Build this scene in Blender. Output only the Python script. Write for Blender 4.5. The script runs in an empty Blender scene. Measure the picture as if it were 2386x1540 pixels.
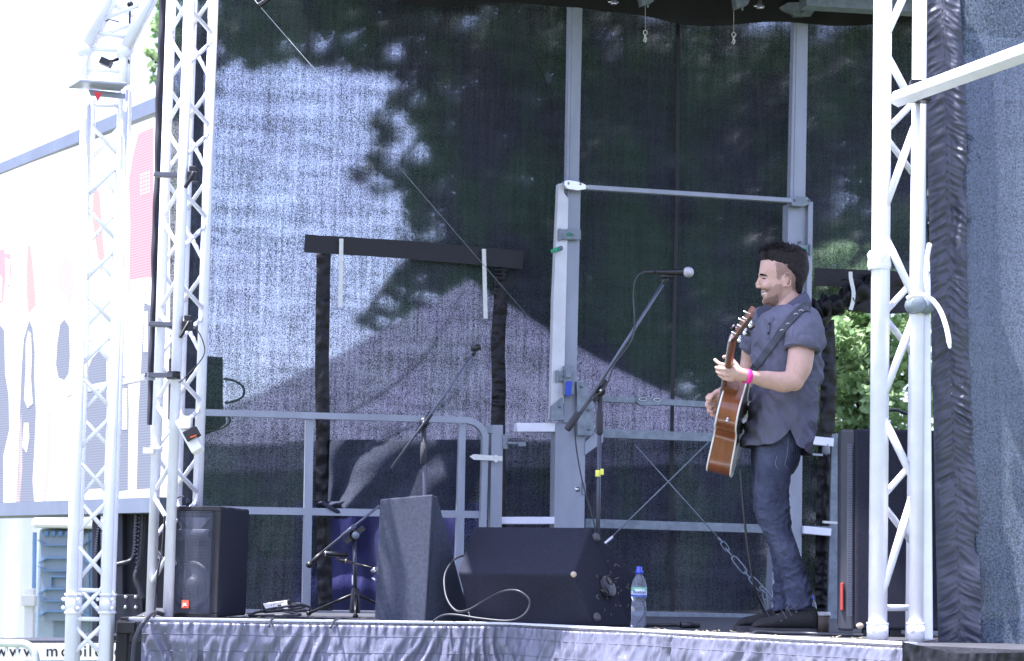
import bpy, bmesh, math, random
from mathutils import Vector, Matrix, noise
from mathutils.bvhtree import BVHTree
R = math.radians
random.seed(7)
SC = bpy.context.scene
COL = SC.collection
# ------------------------------------------------------------------ camera
CX, CY, F = 1192.5, 770.0, 4770.0        # photograph measured on a 2385 x 1540 grid
CAMH = 0.278                             # eye height above the stage deck
PITCH = math.atan((1316.5 - 770.0) / F)
ROLL = 0.020
fw = Vector((0, math.cos(PITCH), math.sin(PITCH)))
u0 = Vector((0, -math.sin(PITCH), math.cos(PITCH)))
r0 = Vector((1, 0, 0))
rt = r0 * math.cos(ROLL) + u0 * math.sin(ROLL)
up = u0 * math.cos(ROLL) - r0 * math.sin(ROLL)
CAMP = Vector((0, 0, CAMH))
cam = bpy.data.cameras.new('camera')
camo = bpy.data.objects.new('camera', cam)
COL.objects.link(camo)
cam.sensor_width = 36.0
cam.lens = 36.0 * F / 2385.0
cam.clip_start = 0.1
cam.clip_end = 2000
cam.dof.use_dof = True
cam.dof.focus_distance = 9.5
cam.dof.aperture_fstop = 5.6
m3 = Matrix((rt, up, -fw)).transposed()
camo.matrix_world = Matrix.Translation(CAMP) @ m3.to_4x4()
SC.camera = camo
# ------------------------------------------------------------------ light
SUN_EL = 71.0
w = bpy.data.worlds.new('World'); SC.world = w
w.use_nodes = True
nt = w.node_tree
bg = nt.nodes['Background']
sky = nt.nodes.new('ShaderNodeTexSky'); sky.sky_type = 'NISHITA'
sky.sun_disc = False
sky.sun_elevation = R(SUN_EL)
sky.dust_density = 2.0
to_sun = Vector((-0.96, -0.26, 0)).normalized()   # from the left and a little behind the camera
sky.sun_rotation = math.atan2(to_sun.x, to_sun.y)
hsv = nt.nodes.new('ShaderNodeHueSaturation'); hsv.inputs['Saturation'].default_value = .55
tnt = nt.nodes.new('ShaderNodeMix'); tnt.data_type = 'RGBA'; tnt.blend_type = 'MULTIPLY'; tnt.inputs[0].default_value = 1
tnt.inputs[7].default_value = (.93, .96, 1.26, 1)          # the photograph's cool, slightly violet white balance
nt.links.new(sky.outputs[0], hsv.inputs['Color']); nt.links.new(hsv.outputs[0], tnt.inputs[6])
nt.links.new(tnt.outputs[2], bg.inputs[0])
bg.inputs[1].default_value = 0.15
sl = bpy.data.lights.new('sun', 'SUN'); sl.energy = 5.0; sl.angle = R(0.5); sl.color = (1.0, 0.965, 1.0)
so = bpy.data.objects.new('sun', sl); COL.objects.link(so)
sd = Vector((to_sun.x * math.cos(R(SUN_EL)), to_sun.y * math.cos(R(SUN_EL)), math.sin(R(SUN_EL))))
so.rotation_euler = sd.to_track_quat('Z', 'Y').to_euler()
so.location = (-6, -4, 12)
SC.view_settings.view_transform = 'Standard'
SC.view_settings.look = 'None'
SC.view_settings.exposure = 1.78
SC.view_settings.gamma = 1
SC.cycles.max_bounces = 8
SC.cycles.transparent_max_bounces = 16
SC.cycles.use_denoising = True

# ------------------------------------------------------------------ helpers
def P(x, y, Y):
    d = fw + rt * ((x - CX) / F) + up * ((CY - y) / F)
    return CAMP + d * (Y / d.y)
WX0, WY0, WT = -1.15, 11.5, math.tan(R(17))
WN = Vector((WT, -1, 0)).normalized()    # towards the camera
def PW(x, y, off=0.0):                   # a point of the back wall plane
    d = fw + rt * ((x - CX) / F) + up * ((CY - y) / F)
    p0 = Vector((WX0, WY0, 0)) + WN * off
    t = (p0 - CAMP).dot(WN) / d.dot(WN)
    return CAMP + d * t
def PZ(x, Y, z=0.0):                     # point above pixel column x at depth Y and height z
    y = 1316.5 - (z - CAMH) * F / Y
    p = P(x, y, Y)
    for i in range(3):
        y += (p.z - z) * F / Y
        p = P(x, y, Y)
    return Vector((p.x, p.y, z))
def PS(p, q, n):                          # plane through p with normal n: returns f(x,y)
    def f(x, y):
        d = fw + rt * ((x - CX) / F) + up * ((CY - y) / F)
        return CAMP + d * ((p - CAMP).dot(n) / d.dot(n))
    return f
ORG = {}
def tag(o, label=None, cat=None, group=None, kind=None):
    if label: o['label'] = label
    if cat: o['category'] = cat
    if group: o['group'] = group
    if kind: o['kind'] = kind
    return o
def thing(name, label, cat, loc, group=None):
    o = bpy.data.objects.new(name, None); COL.objects.link(o)
    o.empty_display_size = 0.05
    o.location = loc; ORG[o.name] = Vector(loc)
    return tag(o, label, cat, group)
class MB:
    def __init__(s): s.v = []; s.f = []; s.sm = []; s.mi = []
    def add(s, vs, fs, smooth=False, mi=0):
        b = len(s.v); s.v += [Vector(v) for v in vs]
        for f in fs: s.f.append(tuple(b + i for i in f)); s.sm.append(smooth); s.mi.append(mi)
    def box(s, c, sx, sy, sz, M=None, mi=0):
        c = Vector(c)
        vs = [Vector((x * sx / 2, y * sy / 2, z * sz / 2)) for x in (-1, 1) for y in (-1, 1) for z in (-1, 1)]
        if M: vs = [M @ v for v in vs]
        s.add([c + v for v in vs], [(0, 1, 3, 2), (4, 6, 7, 5), (0, 4, 5, 1), (2, 3, 7, 6), (0, 2, 6, 4), (1, 5, 7, 3)], False, mi)
    def beam(s, a, b, wd, dp, side=None, mi=0):     # wd across (perp. to depth), dp in depth
        a = Vector(a); b = Vector(b); t = (b - a).normalized()
        n = side if side else Vector((0, 1, 0))
        n = (n - t * n.dot(t)).normalized(); u = t.cross(n)
        vs = []
        for p in (a, b):
            for i, j in ((-1, -1), (1, -1), (1, 1), (-1, 1)): vs.append(p + u * (i * wd / 2) + n * (j * dp / 2))
        s.add(vs, [(3, 2, 1, 0), (4, 5, 6, 7), (0, 1, 5, 4), (1, 2, 6, 5), (2, 3, 7, 6), (3, 0, 4, 7)], False, mi)
    def tube(s, pts, r, n=10, cap=True, mi=0):
        pts = [Vector(p) for p in pts]; k = len(pts)
        rs = r if isinstance(r, (list, tuple)) else [r] * k
        nrm = None; vs = []
        for i in range(k):
            t = (pts[min(i + 1, k - 1)] - pts[max(i - 1, 0)])
            t = t.normalized() if t.length > 1e-9 else Vector((0, 0, 1))
            if nrm is None:
                nrm = t.orthogonal().normalized()
            nrm = (nrm - t * nrm.dot(t)); nrm = nrm.normalized() if nrm.length > 1e-6 else t.orthogonal().normalized()
            bn = t.cross(nrm)
            for j in range(n):
                a = 2 * math.pi * j / n
                vs.append(pts[i] + (nrm * math.cos(a) + bn * math.sin(a)) * rs[i])
        fs = [(i * n + j, i * n + (j + 1) % n, (i + 1) * n + (j + 1) % n, (i + 1) * n + j) for i in range(k - 1) for j in range(n)]
        s.add(vs, fs, True, mi)
        if cap:
            b = len(s.v) - n * k
            s.f.append(tuple(b + j for j in range(n - 1, -1, -1))); s.sm.append(False); s.mi.append(mi)
            s.f.append(tuple(b + (k - 1) * n + j for j in range(n))); s.sm.append(False); s.mi.append(mi)
    def prism(s, poly, ext, mi=0):                  # poly: 3D points, ext: vector
        n = len(poly); ext = Vector(ext)
        vs = [Vector(p) for p in poly] + [Vector(p) + ext for p in poly]
        fs = [tuple(range(n - 1, -1, -1)), tuple(range(n, 2 * n))] + [(i, (i + 1) % n, n + (i + 1) % n, n + i) for i in range(n)]
        s.add(vs, fs, False, mi)
    def grid(s, fn, nu, nv, smooth=True, mi=0, keep=None):
        vs = [fn(i / nu, j / nv) for j in range(nv + 1) for i in range(nu + 1)]
        fs = [(j * (nu + 1) + i, j * (nu + 1) + i + 1, (j + 1) * (nu + 1) + i + 1, (j + 1) * (nu + 1) + i)
              for j in range(nv) for i in range(nu) if keep is None or keep((i + .5) / nu, (j + .5) / nv)]
        s.add(vs, fs, smooth, mi)
    def ball(s, c, r, n=12, sq=(1, 1, 1), mi=0):
        c = Vector(c)
        def fn(u, v):
            a = u * 2 * math.pi; b = (v - .5) * math.pi
            return c + Vector((math.cos(a) * math.cos(b) * r * sq[0], math.sin(a) * math.cos(b) * r * sq[1], math.sin(b) * r * sq[2]))
        s.grid(fn, n, max(6, n // 2), True, mi)
    def lathe(s, c, ax, prof, n=20, mi=0):          # prof: (dist along axis, radius)
        ax = Vector(ax).normalized(); a0 = ax.orthogonal().normalized(); b0 = ax.cross(a0); c = Vector(c)
        k = len(prof); vs = []
        for h, r in prof:
            for j in range(n):
                a = 2 * math.pi * j / n
                vs.append(c + ax * h + (a0 * math.cos(a) + b0 * math.sin(a)) * r)
        s.add(vs, [(i * n + j, i * n + (j + 1) % n, (i + 1) * n + (j + 1) % n, (i + 1) * n + j) for i in range(k - 1) for j in range(n)], True, mi)
    def build(s, name, mat, parent=None, base=None, bevel=0, weld=False):
        me = bpy.data.meshes.new(name)
        off = Vector(base) if base is not None else Vector((0, 0, 0))
        me.from_pydata([tuple(v - off) for v in s.v], [], s.f)
        for m in (mat if isinstance(mat, (list, tuple)) else [mat]): me.materials.append(m)
        me.polygons.foreach_set('use_smooth', s.sm)
        me.polygons.foreach_set('material_index', s.mi)
        if weld:
            bm = bmesh.new(); bm.from_mesh(me); bmesh.ops.remove_doubles(bm, verts=bm.verts, dist=1e-5)
            bmesh.ops.recalc_face_normals(bm, faces=bm.faces); bm.to_mesh(me); bm.free()
        me.update()
        o = bpy.data.objects.new(name, me); COL.objects.link(o)
        if parent is not None:
            o.parent = parent; o.location = -ORG.get(parent.name, Vector((0, 0, 0)))
            ORG[o.name] = Vector((0, 0, 0))
        else:
            o.location = off; ORG[o.name] = off
        if bevel:
            b = o.modifiers.new('bevel', 'BEVEL'); b.width = bevel; b.segments = 2; b.limit_method = 'ANGLE'; b.angle_limit = R(40)
        return o
SPLIT = {'screen_frame', 'chord_couplers', 'sleeve_block', 'cable_chain', 'bolt_heads', 'tuning_pegs', 'hoses', 'deck_legs', 'vent_slots', 'button', 'connector',
         'side_arm', 'foot', 'foot_sockets', 'rigging', 'door_ribs', 'inner_tube', 'head_plate', 'swivel_clamp', 'beam_bracket', 'door_handle', 'mast', 'chassis', 'cloth_seam', 'socket_holes', 'cable', 'placket', 'strap_stitching', 'slot', 'stage_light'}
SING = {'chord_couplers': 'chord_coupler', 'bolt_heads': 'bolt_head', 'tuning_pegs': 'tuning_peg', 'hoses': 'hose', 'deck_legs': 'deck_leg', 'vent_slots': 'vent_slot', 'foot_sockets': 'foot_socket', 'door_ribs': 'door_rib', 'socket_holes': 'socket_hole'}
def one(build_fn, name, mat, parent=None, base=None, bevel=0, **k):
    b = MB(); build_fn(b)
    if name in SPLIT and parent is not None:           # every separate piece becomes a part of its own
        par = list(range(len(b.v)))
        def fd(i):
            while par[i] != i: par[i] = par[par[i]]; i = par[i]
            return i
        for f_ in b.f:
            for i in f_[1:]: par[fd(i)] = fd(f_[0])
        comp = {}
        for i in range(len(b.v)): comp.setdefault(fd(i), []).append(i)
        bx = [[[min(b.v[i][a] for i in c) - .002 for a in range(3)], [max(b.v[i][a] for i in c) + .002 for a in range(3)], set(c)] for c in comp.values()]
        ch = True
        while ch:
            ch = False
            for i in range(len(bx)):
                for j in range(i + 1, len(bx)):
                    if all(bx[i][0][a] <= bx[j][1][a] and bx[j][0][a] <= bx[i][1][a] for a in range(3)):
                        A, B_ = bx[i], bx.pop(j); bx[i] = [[min(A[0][a], B_[0][a]) for a in range(3)], [max(A[1][a], B_[1][a]) for a in range(3)], A[2] | B_[2]]; ch = True; break
                if ch: break
        if len(bx) > 1:
            for _, _, ids in bx:
                q = MB(); mp = {i: n_ for n_, i in enumerate(sorted(ids))}
                q.v = [b.v[i] for i in sorted(ids)]
                for f_, s_, m_ in zip(b.f, b.sm, b.mi):
                    if f_[0] in ids: q.f.append(tuple(mp[i] for i in f_)); q.sm.append(s_); q.mi.append(m_)
                r = q.build(SING.get(name, name), mat, parent, base, bevel, **k)
            return r
    return b.build(name, mat, parent, base, bevel, **k)
def cr(pts, n=6):                                   # Catmull-Rom through points
    pts = [Vector(p) for p in pts]; out = []
    for i in range(len(pts) - 1):
        a = pts[max(i - 1, 0)]; b = pts[i]; c = pts[i + 1]; d = pts[min(i + 2, len(pts) - 1)]
        for k in range(n):
            t = k / n
            out.append(0.5 * ((2 * b) + (c - a) * t + (2 * a - 5 * b + 4 * c - d) * t * t + (3 * b - a - 3 * c + d) * t ** 3))
    out.append(pts[-1]); return out
def inpoly(x, y, poly):
    c = False; j = len(poly) - 1
    for i in range(len(poly)):
        xi, yi = poly[i]; xj, yj = poly[j]
        if (yi > y) != (yj > y) and x < (xj - xi) * (y - yi) / (yj - yi) + xi: c = not c
        j = i
    return c
# ------------------------------------------------------------------ materials
def mat(name, col, rough=.6, metal=0, noise_amt=.12, nscale=8, bump=0, bscale=60, spec=.5, stretch=None, col2=None, emit=0, sheen=0, bump2=None):
    m = bpy.data.materials.new(name); m.use_nodes = True; t = m.node_tree; b = t.nodes['Principled BSDF']
    b.inputs['Roughness'].default_value = rough; b.inputs['Metallic'].default_value = metal
    b.inputs['Specular IOR Level'].default_value = spec
    if sheen: b.inputs['Sheen Weight'].default_value = sheen
    tc = t.nodes.new('ShaderNodeTexCoord'); mp = t.nodes.new('ShaderNodeMapping')
    t.links.new(tc.outputs['Object'], mp.inputs[0])
    if stretch: mp.inputs['Scale'].default_value = stretch
    n1 = t.nodes.new('ShaderNodeTexNoise'); n1.inputs['Scale'].default_value = nscale; n1.inputs['Detail'].default_value = 6
    n1.inputs['Roughness'].default_value = .65
    t.links.new(mp.outputs[0], n1.inputs['Vector'])
    r = t.nodes.new('ShaderNodeValToRGB'); r.color_ramp.elements[0].position = .32; r.color_ramp.elements[1].position = .68
    c2 = col2 if col2 else [c * (1 + noise_amt) for c in col]
    c1 = col if col2 else [c * (1 - noise_amt) for c in col]
    r.color_ramp.elements[0].color = (*c1, 1); r.color_ramp.elements[1].color = (*c2, 1)
    t.links.new(n1.outputs[0], r.inputs[0]); t.links.new(r.outputs[0], b.inputs['Base Color'])
    if bump:
        n2 = t.nodes.new('ShaderNodeTexNoise'); n2.inputs['Scale'].default_value = bscale; n2.inputs['Detail'].default_value = 4
        t.links.new(mp.outputs[0], n2.inputs['Vector'])
        bp = t.nodes.new('ShaderNodeBump'); bp.inputs['Strength'].default_value = bump; bp.inputs['Distance'].default_value = .01
        t.links.new(n2.outputs[0], bp.inputs['Height']); t.links.new(bp.outputs[0], b.inputs['Normal'])
    if bump2:                                          # soft cloth creases under the fine weave
        st_, sc_b, ds_ = bump2
        n3 = t.nodes.new('ShaderNodeTexNoise'); n3.inputs['Scale'].default_value = sc_b; n3.inputs['Detail'].default_value = 3; n3.inputs['Distortion'].default_value = 1.2
        t.links.new(mp.outputs[0], n3.inputs['Vector'])
        b3 = t.nodes.new('ShaderNodeBump'); b3.inputs['Strength'].default_value = st_; b3.inputs['Distance'].default_value = ds_
        t.links.new(n3.outputs[0], b3.inputs['Height']); 
        if bump: t.links.new(b3.outputs[0], bp.inputs['Normal'])
        else: t.links.new(b3.outputs[0], b.inputs['Normal'])
    if emit:
        t.links.new(r.outputs[0], b.inputs['Emission Color']); b.inputs['Emission Strength'].default_value = emit
    return m
def scrim_mat(name, col, thr_lo, thr_hi, amt, scale=170, streak=.25, rough=.9, cv=(.45, 1.5)):
    """woven shade cloth: threads are opaque, the tiny holes between them let light through"""
    m = bpy.data.materials.new(name); m.use_nodes = True; t = m.node_tree; L = t.links.new
    out = t.nodes['Material Output']; b = t.nodes['Principled BSDF']
    b.inputs['Roughness'].default_value = rough; b.inputs['Specular IOR Level'].default_value = .15
    tc = t.nodes.new('ShaderNodeTexCoord'); mp = t.nodes.new('ShaderNodeMapping'); L(tc.outputs['Object'], mp.inputs[0])
    mp.inputs['Scale'].default_value = (1, 1, .8)
    n1 = t.nodes.new('ShaderNodeTexNoise'); n1.inputs['Scale'].default_value = scale; n1.inputs['Detail'].default_value = 2
    L(mp.outputs[0], n1.inputs['Vector'])
    mp2 = t.nodes.new('ShaderNodeMapping'); L(tc.outputs['Object'], mp2.inputs[0]); mp2.inputs['Scale'].default_value = (1, 1, .04)
    n2 = t.nodes.new('ShaderNodeTexNoise'); n2.inputs['Scale'].default_value = 60; n2.inputs['Detail'].default_value = 4
    L(mp2.outputs[0], n2.inputs['Vector'])
    mp3 = t.nodes.new('ShaderNodeMapping'); L(tc.outputs['Object'], mp3.inputs[0]); mp3.inputs['Scale'].default_value = (.5, .5, 3.2)
    n3 = t.nodes.new('ShaderNodeTexNoise'); n3.inputs['Scale'].default_value = 5; n3.inputs['Detail'].default_value = 5
    L(mp3.outputs[0], n3.inputs['Vector'])
    def mth(op, a, bb):
        q = t.nodes.new('ShaderNodeMath'); q.operation = op
        for i, s in enumerate((a, bb)):
            if isinstance(s, (int, float)): q.inputs[i].default_value = s
            else: L(s, q.inputs[i])
        return q.outputs[0]
    s = mth('ADD', n1.outputs[0], mth('MULTIPLY', mth('SUBTRACT', n2.outputs[0], .5), streak))
    s = mth('ADD', s, mth('MULTIPLY', mth('SUBTRACT', n3.outputs[0], .5), streak * .8))
    r = t.nodes.new('ShaderNodeMapRange'); r.inputs['From Min'].default_value = thr_lo; r.inputs['From Max'].default_value = thr_hi
    r.inputs['To Min'].default_value = 0.04 if amt else 0; r.inputs['To Max'].default_value = amt
    L(s, r.inputs['Value'])
    mr = t.nodes.new('ShaderNodeMapRange'); L(s, mr.inputs['Value']); mr.inputs['From Min'].default_value = .3; mr.inputs['From Max'].default_value = .7
    mx = t.nodes.new('ShaderNodeMix'); mx.data_type = 'RGBA'; L(mr.outputs[0], mx.inputs[0])
    mx.inputs[6].default_value = (*[c * cv[0] for c in col], 1); mx.inputs[7].default_value = (*[c * cv[1] for c in col], 1)
    mp4 = t.nodes.new('ShaderNodeMapping'); L(tc.outputs['Object'], mp4.inputs[0]); mp4.inputs['Scale'].default_value = (1, 1, .7)
    n4 = t.nodes.new('ShaderNodeTexNoise'); n4.inputs['Scale'].default_value = 3.2; n4.inputs['Detail'].default_value = 5; L(mp4.outputs[0], n4.inputs['Vector'])
    rp_ = t.nodes.new('ShaderNodeValToRGB'); rp_.color_ramp.elements[0].position = .4; rp_.color_ramp.elements[1].position = .6
    rp_.color_ramp.elements[0].color = (.95, .82, 1.08, 1); rp_.color_ramp.elements[1].color = (.95, 1.18, .92, 1); L(n4.outputs[0], rp_.inputs[0])
    m4 = t.nodes.new('ShaderNodeMix'); m4.data_type = 'RGBA'; m4.blend_type = 'MULTIPLY'; m4.inputs[0].default_value = 1 if amt > .3 else .12; L(mx.outputs[2], m4.inputs[6]); L(rp_.outputs[0], m4.inputs[7])
    L(m4.outputs[2], b.inputs['Base Color'])
    tr = t.nodes.new('ShaderNodeBsdfTransparent'); ms = t.nodes.new('ShaderNodeMixShader'); tr.inputs[0].default_value = (.84, .88, 1, 1)
    rf_ = t.nodes.new('ShaderNodeBsdfRefraction'); rf_.inputs['IOR'].default_value = 1.02; rf_.inputs['Roughness'].default_value = .58; rf_.inputs[0].default_value = (.84, .88, 1, 1)
    mb_ = t.nodes.new('ShaderNodeMixShader'); mb_.inputs[0].default_value = .8; L(tr.outputs[0], mb_.inputs[1]); L(rf_.outputs[0], mb_.inputs[2])   # the weave softens what is seen through it
    L(r.outputs[0], ms.inputs[0]); L(b.outputs[0], ms.inputs[1]); L((mb_ if amt > .3 else tr).outputs[0], ms.inputs[2]); L(ms.outputs[0], out.inputs[0])
    return m
def leaf_mat(name, c1, c2):
    m = bpy.data.materials.new(name); m.use_nodes = True; t = m.node_tree; L = t.links.new
    b = t.nodes['Principled BSDF']; out = t.nodes['Material Output']
    g = t.nodes.new('ShaderNodeNewGeometry')
    r = t.nodes.new('ShaderNodeValToRGB'); r.color_ramp.elements[0].color = (*c1, 1); r.color_ramp.elements[1].color = (*c2, 1)
    L(g.outputs['Random Per Island'], r.inputs[0]); L(r.outputs[0], b.inputs['Base Color']); b.inputs['Roughness'].default_value = .5
    tl = t.nodes.new('ShaderNodeBsdfTranslucent'); L(r.outputs[0], tl.inputs[0])
    ms = t.nodes.new('ShaderNodeMixShader'); ms.inputs[0].default_value = .4
    L(b.outputs[0], ms.inputs[1]); L(tl.outputs[0], ms.inputs[2]); L(ms.outputs[0], out.inputs[0])
    return m
M = {}
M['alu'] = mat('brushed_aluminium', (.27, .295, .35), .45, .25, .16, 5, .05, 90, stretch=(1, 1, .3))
M['alu_lit'] = mat('sunlit_aluminium', (.72, .73, .80), .42, .12, .06, 9, .03, 60)  # aluminium with sunlight put into its colour, for pieces out in the sun
M['galv'] = mat('galvanised_steel', (.19, .225, .26), .5, .3, .25, 22, .06, 80)
M['black_metal'] = mat('black_painted_metal', (.009, .009, .012), .4, .2, .2, 20)
M['black_plastic'] = mat('black_plastic', (.010, .010, .013), .45, 0, .2, 30)
M['chrome'] = mat('bright_steel', (.6, .6, .62), .25, .9, .1, 20)
M['carpet'] = mat('speaker_carpet', (.024, .026, .040), .95, 0, .35, 160, .5, 420, spec=.15)
M['carpet_grey'] = mat('grey_carpet', (.060, .068, .095), .95, 0, .22, 60, .4, 380, spec=.15)
M['paint_white'] = mat('white_powder_coat', (.8, .8, .8), .4, 0, .05, 6)
M['strap_white'] = mat('off_white_webbing', (.62, .63, .60), .6, 0, .08, 40)
M['strap_black'] = mat('black_webbing', (.012, .012, .014), .6, 0, .2, 40)
M['vinyl_black'] = mat('black_vinyl', (.005, .005, .007), .42, 0, .2, 12, .25, 45, spec=.3)
M['cable'] = mat('grey_black_cable_rubber', (.028, .030, .040), .45, 0, .2, 30)
# ================================================================== SETTING
GZ = -1.25
m_grass = mat('grass', (.07, .085, .045), .9, 0, .3, 3, .4, 40, col2=(.11, .13, .07))
def f(b):
    b.grid(lambda u, v: Vector(((u - .5) * 500, -20 + v * 480, GZ)), 60, 60)
tag(one(f, 'ground', m_grass), kind='structure')

# ---- trees behind the stage
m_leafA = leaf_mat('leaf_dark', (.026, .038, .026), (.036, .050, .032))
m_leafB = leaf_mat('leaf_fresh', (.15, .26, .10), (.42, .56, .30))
m_bark = mat('bark', (.06, .048, .035), .9, 0, .3, 12, .6, 30)
def leaves(b, blobs, n, size, seed):
    rnd = random.Random(seed)
    tot = sum(bl[2] * bl[3] * bl[4] for bl in blobs)
    for (x, y, rx, ry, rz, Y) in blobs:
        k = int(n * rx * ry * rz / tot) + 1
        c = P(x, y, Y); sx = rx * Y / F; sz = ry * Y / F
        cl = [Vector((rnd.gauss(0, 1), rnd.gauss(0, 1), rnd.gauss(0, 1))).normalized() * (rnd.random() ** .45) for _ in range(max(4, k // 45))]
        for i in range(k):
            q = cl[rnd.randrange(len(cl))]
            d = Vector((rnd.gauss(0, 1), rnd.gauss(0, 1), rnd.gauss(0, 1) * .7)) * .13
            p = c + Vector(((q.x + d.x) * sx, (q.y + d.y) * rz, (q.z + d.z) * sz))
            s = size * rnd.uniform(.6, 1.3)
            a = Vector((rnd.gauss(0, 1), rnd.gauss(0, 1), rnd.gauss(0, .7))).normalized()
            t = (Vector((rnd.gauss(0, 1), rnd.gauss(0, 1), rnd.gauss(0, 1) + 1.2))).cross(a)
            t = t.normalized() if t.length > 1e-3 else a.orthogonal()
            b.add([p - a * s, p + t * s * .45 - a * s * .1, p + a * s, p - t * s * .45 - a * s * .1], [(0, 1, 2, 3)])
def tree(label, x, Y, blobs, n, size, ml, seed, trunk_r=.3, top=3.2, group=None):
    base = PZ(x, Y, GZ)
    t = thing('leafy_tree', label, 'tree', base, group)
    rnd = random.Random(seed)
    def tr(b):
        pts = [base + Vector((math.sin(i * .9) * .08, 0, (top - GZ) * i / 7)) for i in range(8)]
        b.tube(pts, [trunk_r * (1 - .12 * i) for i in range(8)], 12)
        for bl in blobs:
            c = P(bl[0], bl[1], bl[5]); s = min(pts[2:], key=lambda q: abs(q.z - c.z + .5) + abs(q.x - c.x) * .1)
            if (s - c).length > 2.0: s = c + Vector((.5, .1, .45))
            mid = s.lerp(c, .5) + Vector((0, 0, .15))
            b.tube(cr([s, mid, c], 4), [trunk_r * .18 * (1 - i / 9.5) + .008 for i in range(9)], 7)
    one(tr, 'trunk', m_bark, t)
    one(lambda b: leaves(b, blobs, n, size, seed), 'crown', ml, t)
    return t
big = []
for (x, y, rx, ry) in ((1150, 120, 230, 170), (1400, 180, 240, 220), (1640, 250, 260, 260), (1250, 420, 250, 200), (1500, 560, 300, 230),
                       (1120, 330, 130, 130), (1080, 560, 130, 150), (1800, 560, 200, 260), (1250, 620, 200, 170), (1650, 800, 260, 180),
                       (980, 440, 70, 60), (920, 400, 90, 40), (900, 290, 60, 40), (1440, 800, 220, 150), (1000, 260, 80, 90), (1250, 720, 170, 120),
                       (1900, 250, 200, 250), (1800, 880, 150, 110), (2080, 180, 150, 200), (2110, 430, 130, 150), (2060, 600, 120, 70), (2020, 520, 120, 110), (2090, 330, 120, 120), (1880, 1080, 90, 120), (1880, 1250, 90, 140), (1890, 1400, 90, 100)):
    big.append((x, y, rx, ry, 1.1, 19 + random.uniform(-.6, .6)))
for (x, y, rx, ry) in ((980, 640, 80, 50), (900, 690, 80, 40), (850, 740, 55, 30), (905, 760, 45, 35), (960, 720, 60, 40), (1040, 660, 70, 60)):
    big.append((x, y, rx, ry, .5, 18.2))
for (x, y, rx, ry) in ((560, 60, 140, 80), (720, 50, 150, 75), (880, 70, 120, 80), (470, 100, 90, 70), (600, 130, 60, 28), (980, 120, 90, 60), (760, 120, 60, 22), (640, -60, 300, 90),
                       (1000, -60, 300, 90), (500, 165, 60, 20), (850, 140, 50, 20)):
    big.append((x, y, rx, ry, .8, 17.2))
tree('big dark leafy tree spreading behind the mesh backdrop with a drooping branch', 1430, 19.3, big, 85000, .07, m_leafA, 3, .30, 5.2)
side = [(2000 + random.uniform(-110, 120), y, 110, 75, .8, 16.2 + random.uniform(-.5, .6)) for y in range(640, 1120, 38)] + \
       [(x, 860, 60, 200, .6, 17) for x in (1930, 2000, 2080, 2140)]
tree('fresh green sunlit tree seen through the open doorway beside the guitarist', 2030, 17.2, side, 15000, .048, m_leafB, 5, .16, 1.4)
lft = [(385, 30, 40, 40, .8, 21), (372, 110, 26, 50, .6, 21), (350, 130, 22, 30, .5, 21), (368, 180, 20, 22, .5, 21), (420, 90, 60, 90, .9, 21.3)]
tree('pale tree with loose twigs above the video screen, left of the black drape', 430, 21.5, lft, 1500, .06, m_leafB, 9, .15, 4.5)

# ---- gazebo behind the backdrop
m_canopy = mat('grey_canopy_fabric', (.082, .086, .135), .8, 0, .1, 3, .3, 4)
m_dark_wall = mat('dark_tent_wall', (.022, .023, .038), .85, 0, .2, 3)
gb = PZ(1060, 16.2, GZ)
gz = thing('gazebo', 'grey peaked gazebo tent seen through the mesh backdrop', 'gazebo', gb)
YG = 15.0
apex = P(1098, 650, 16.3)
el = P(290, 1035, YG); er = P(1790, 1010, YG); bl_ = P(430, 1020, 17.8); br_ = P(1600, 1015, 17.8)
def f(b):
    for (p, q) in ((el, er), (er, br_), (br_, bl_), (bl_, el)):
        def fn(u, v, p=p, q=q):
            e = p.lerp(q, u); r = e.lerp(apex, v)
            r.z -= math.sin(v * math.pi) * .10 + math.sin(u * math.pi) * (1 - v) * .02
            return r
        b.grid(fn, 16, 16)
    for (p, q) in ((el, er), (er, br_), (br_, bl_), (bl_, el)):
        b.grid(lambda u, v, p=p, q=q: p.lerp(q, u) + Vector((0, -.02, -.02 - v * .20)), 8, 2)
one(f, 'canopy', m_canopy, gz)
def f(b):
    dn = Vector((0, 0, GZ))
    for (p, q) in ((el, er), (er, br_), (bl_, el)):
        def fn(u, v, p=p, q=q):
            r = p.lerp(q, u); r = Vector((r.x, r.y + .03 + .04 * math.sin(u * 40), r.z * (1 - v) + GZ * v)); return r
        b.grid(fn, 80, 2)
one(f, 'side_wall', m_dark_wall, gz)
for p in (el, er, bl_, br_):
    one(lambda b: b.beam(Vector((p.x, p.y + .08, GZ)), Vector((p.x, p.y + .08, p.z - .02)), .04, .04), 'leg', M['alu'], gz)
def f(b):
    c = [P(1085, 665, 15.9), P(1040, 760, 15.5), P(960, 860, 15.2), P(860, 935, 15.0), P(760, 980, 14.9)]
    b.tube(cr(c, 6), .011, 8)
one(f, 'ridge_seam', m_dark_wall, gz)

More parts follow.
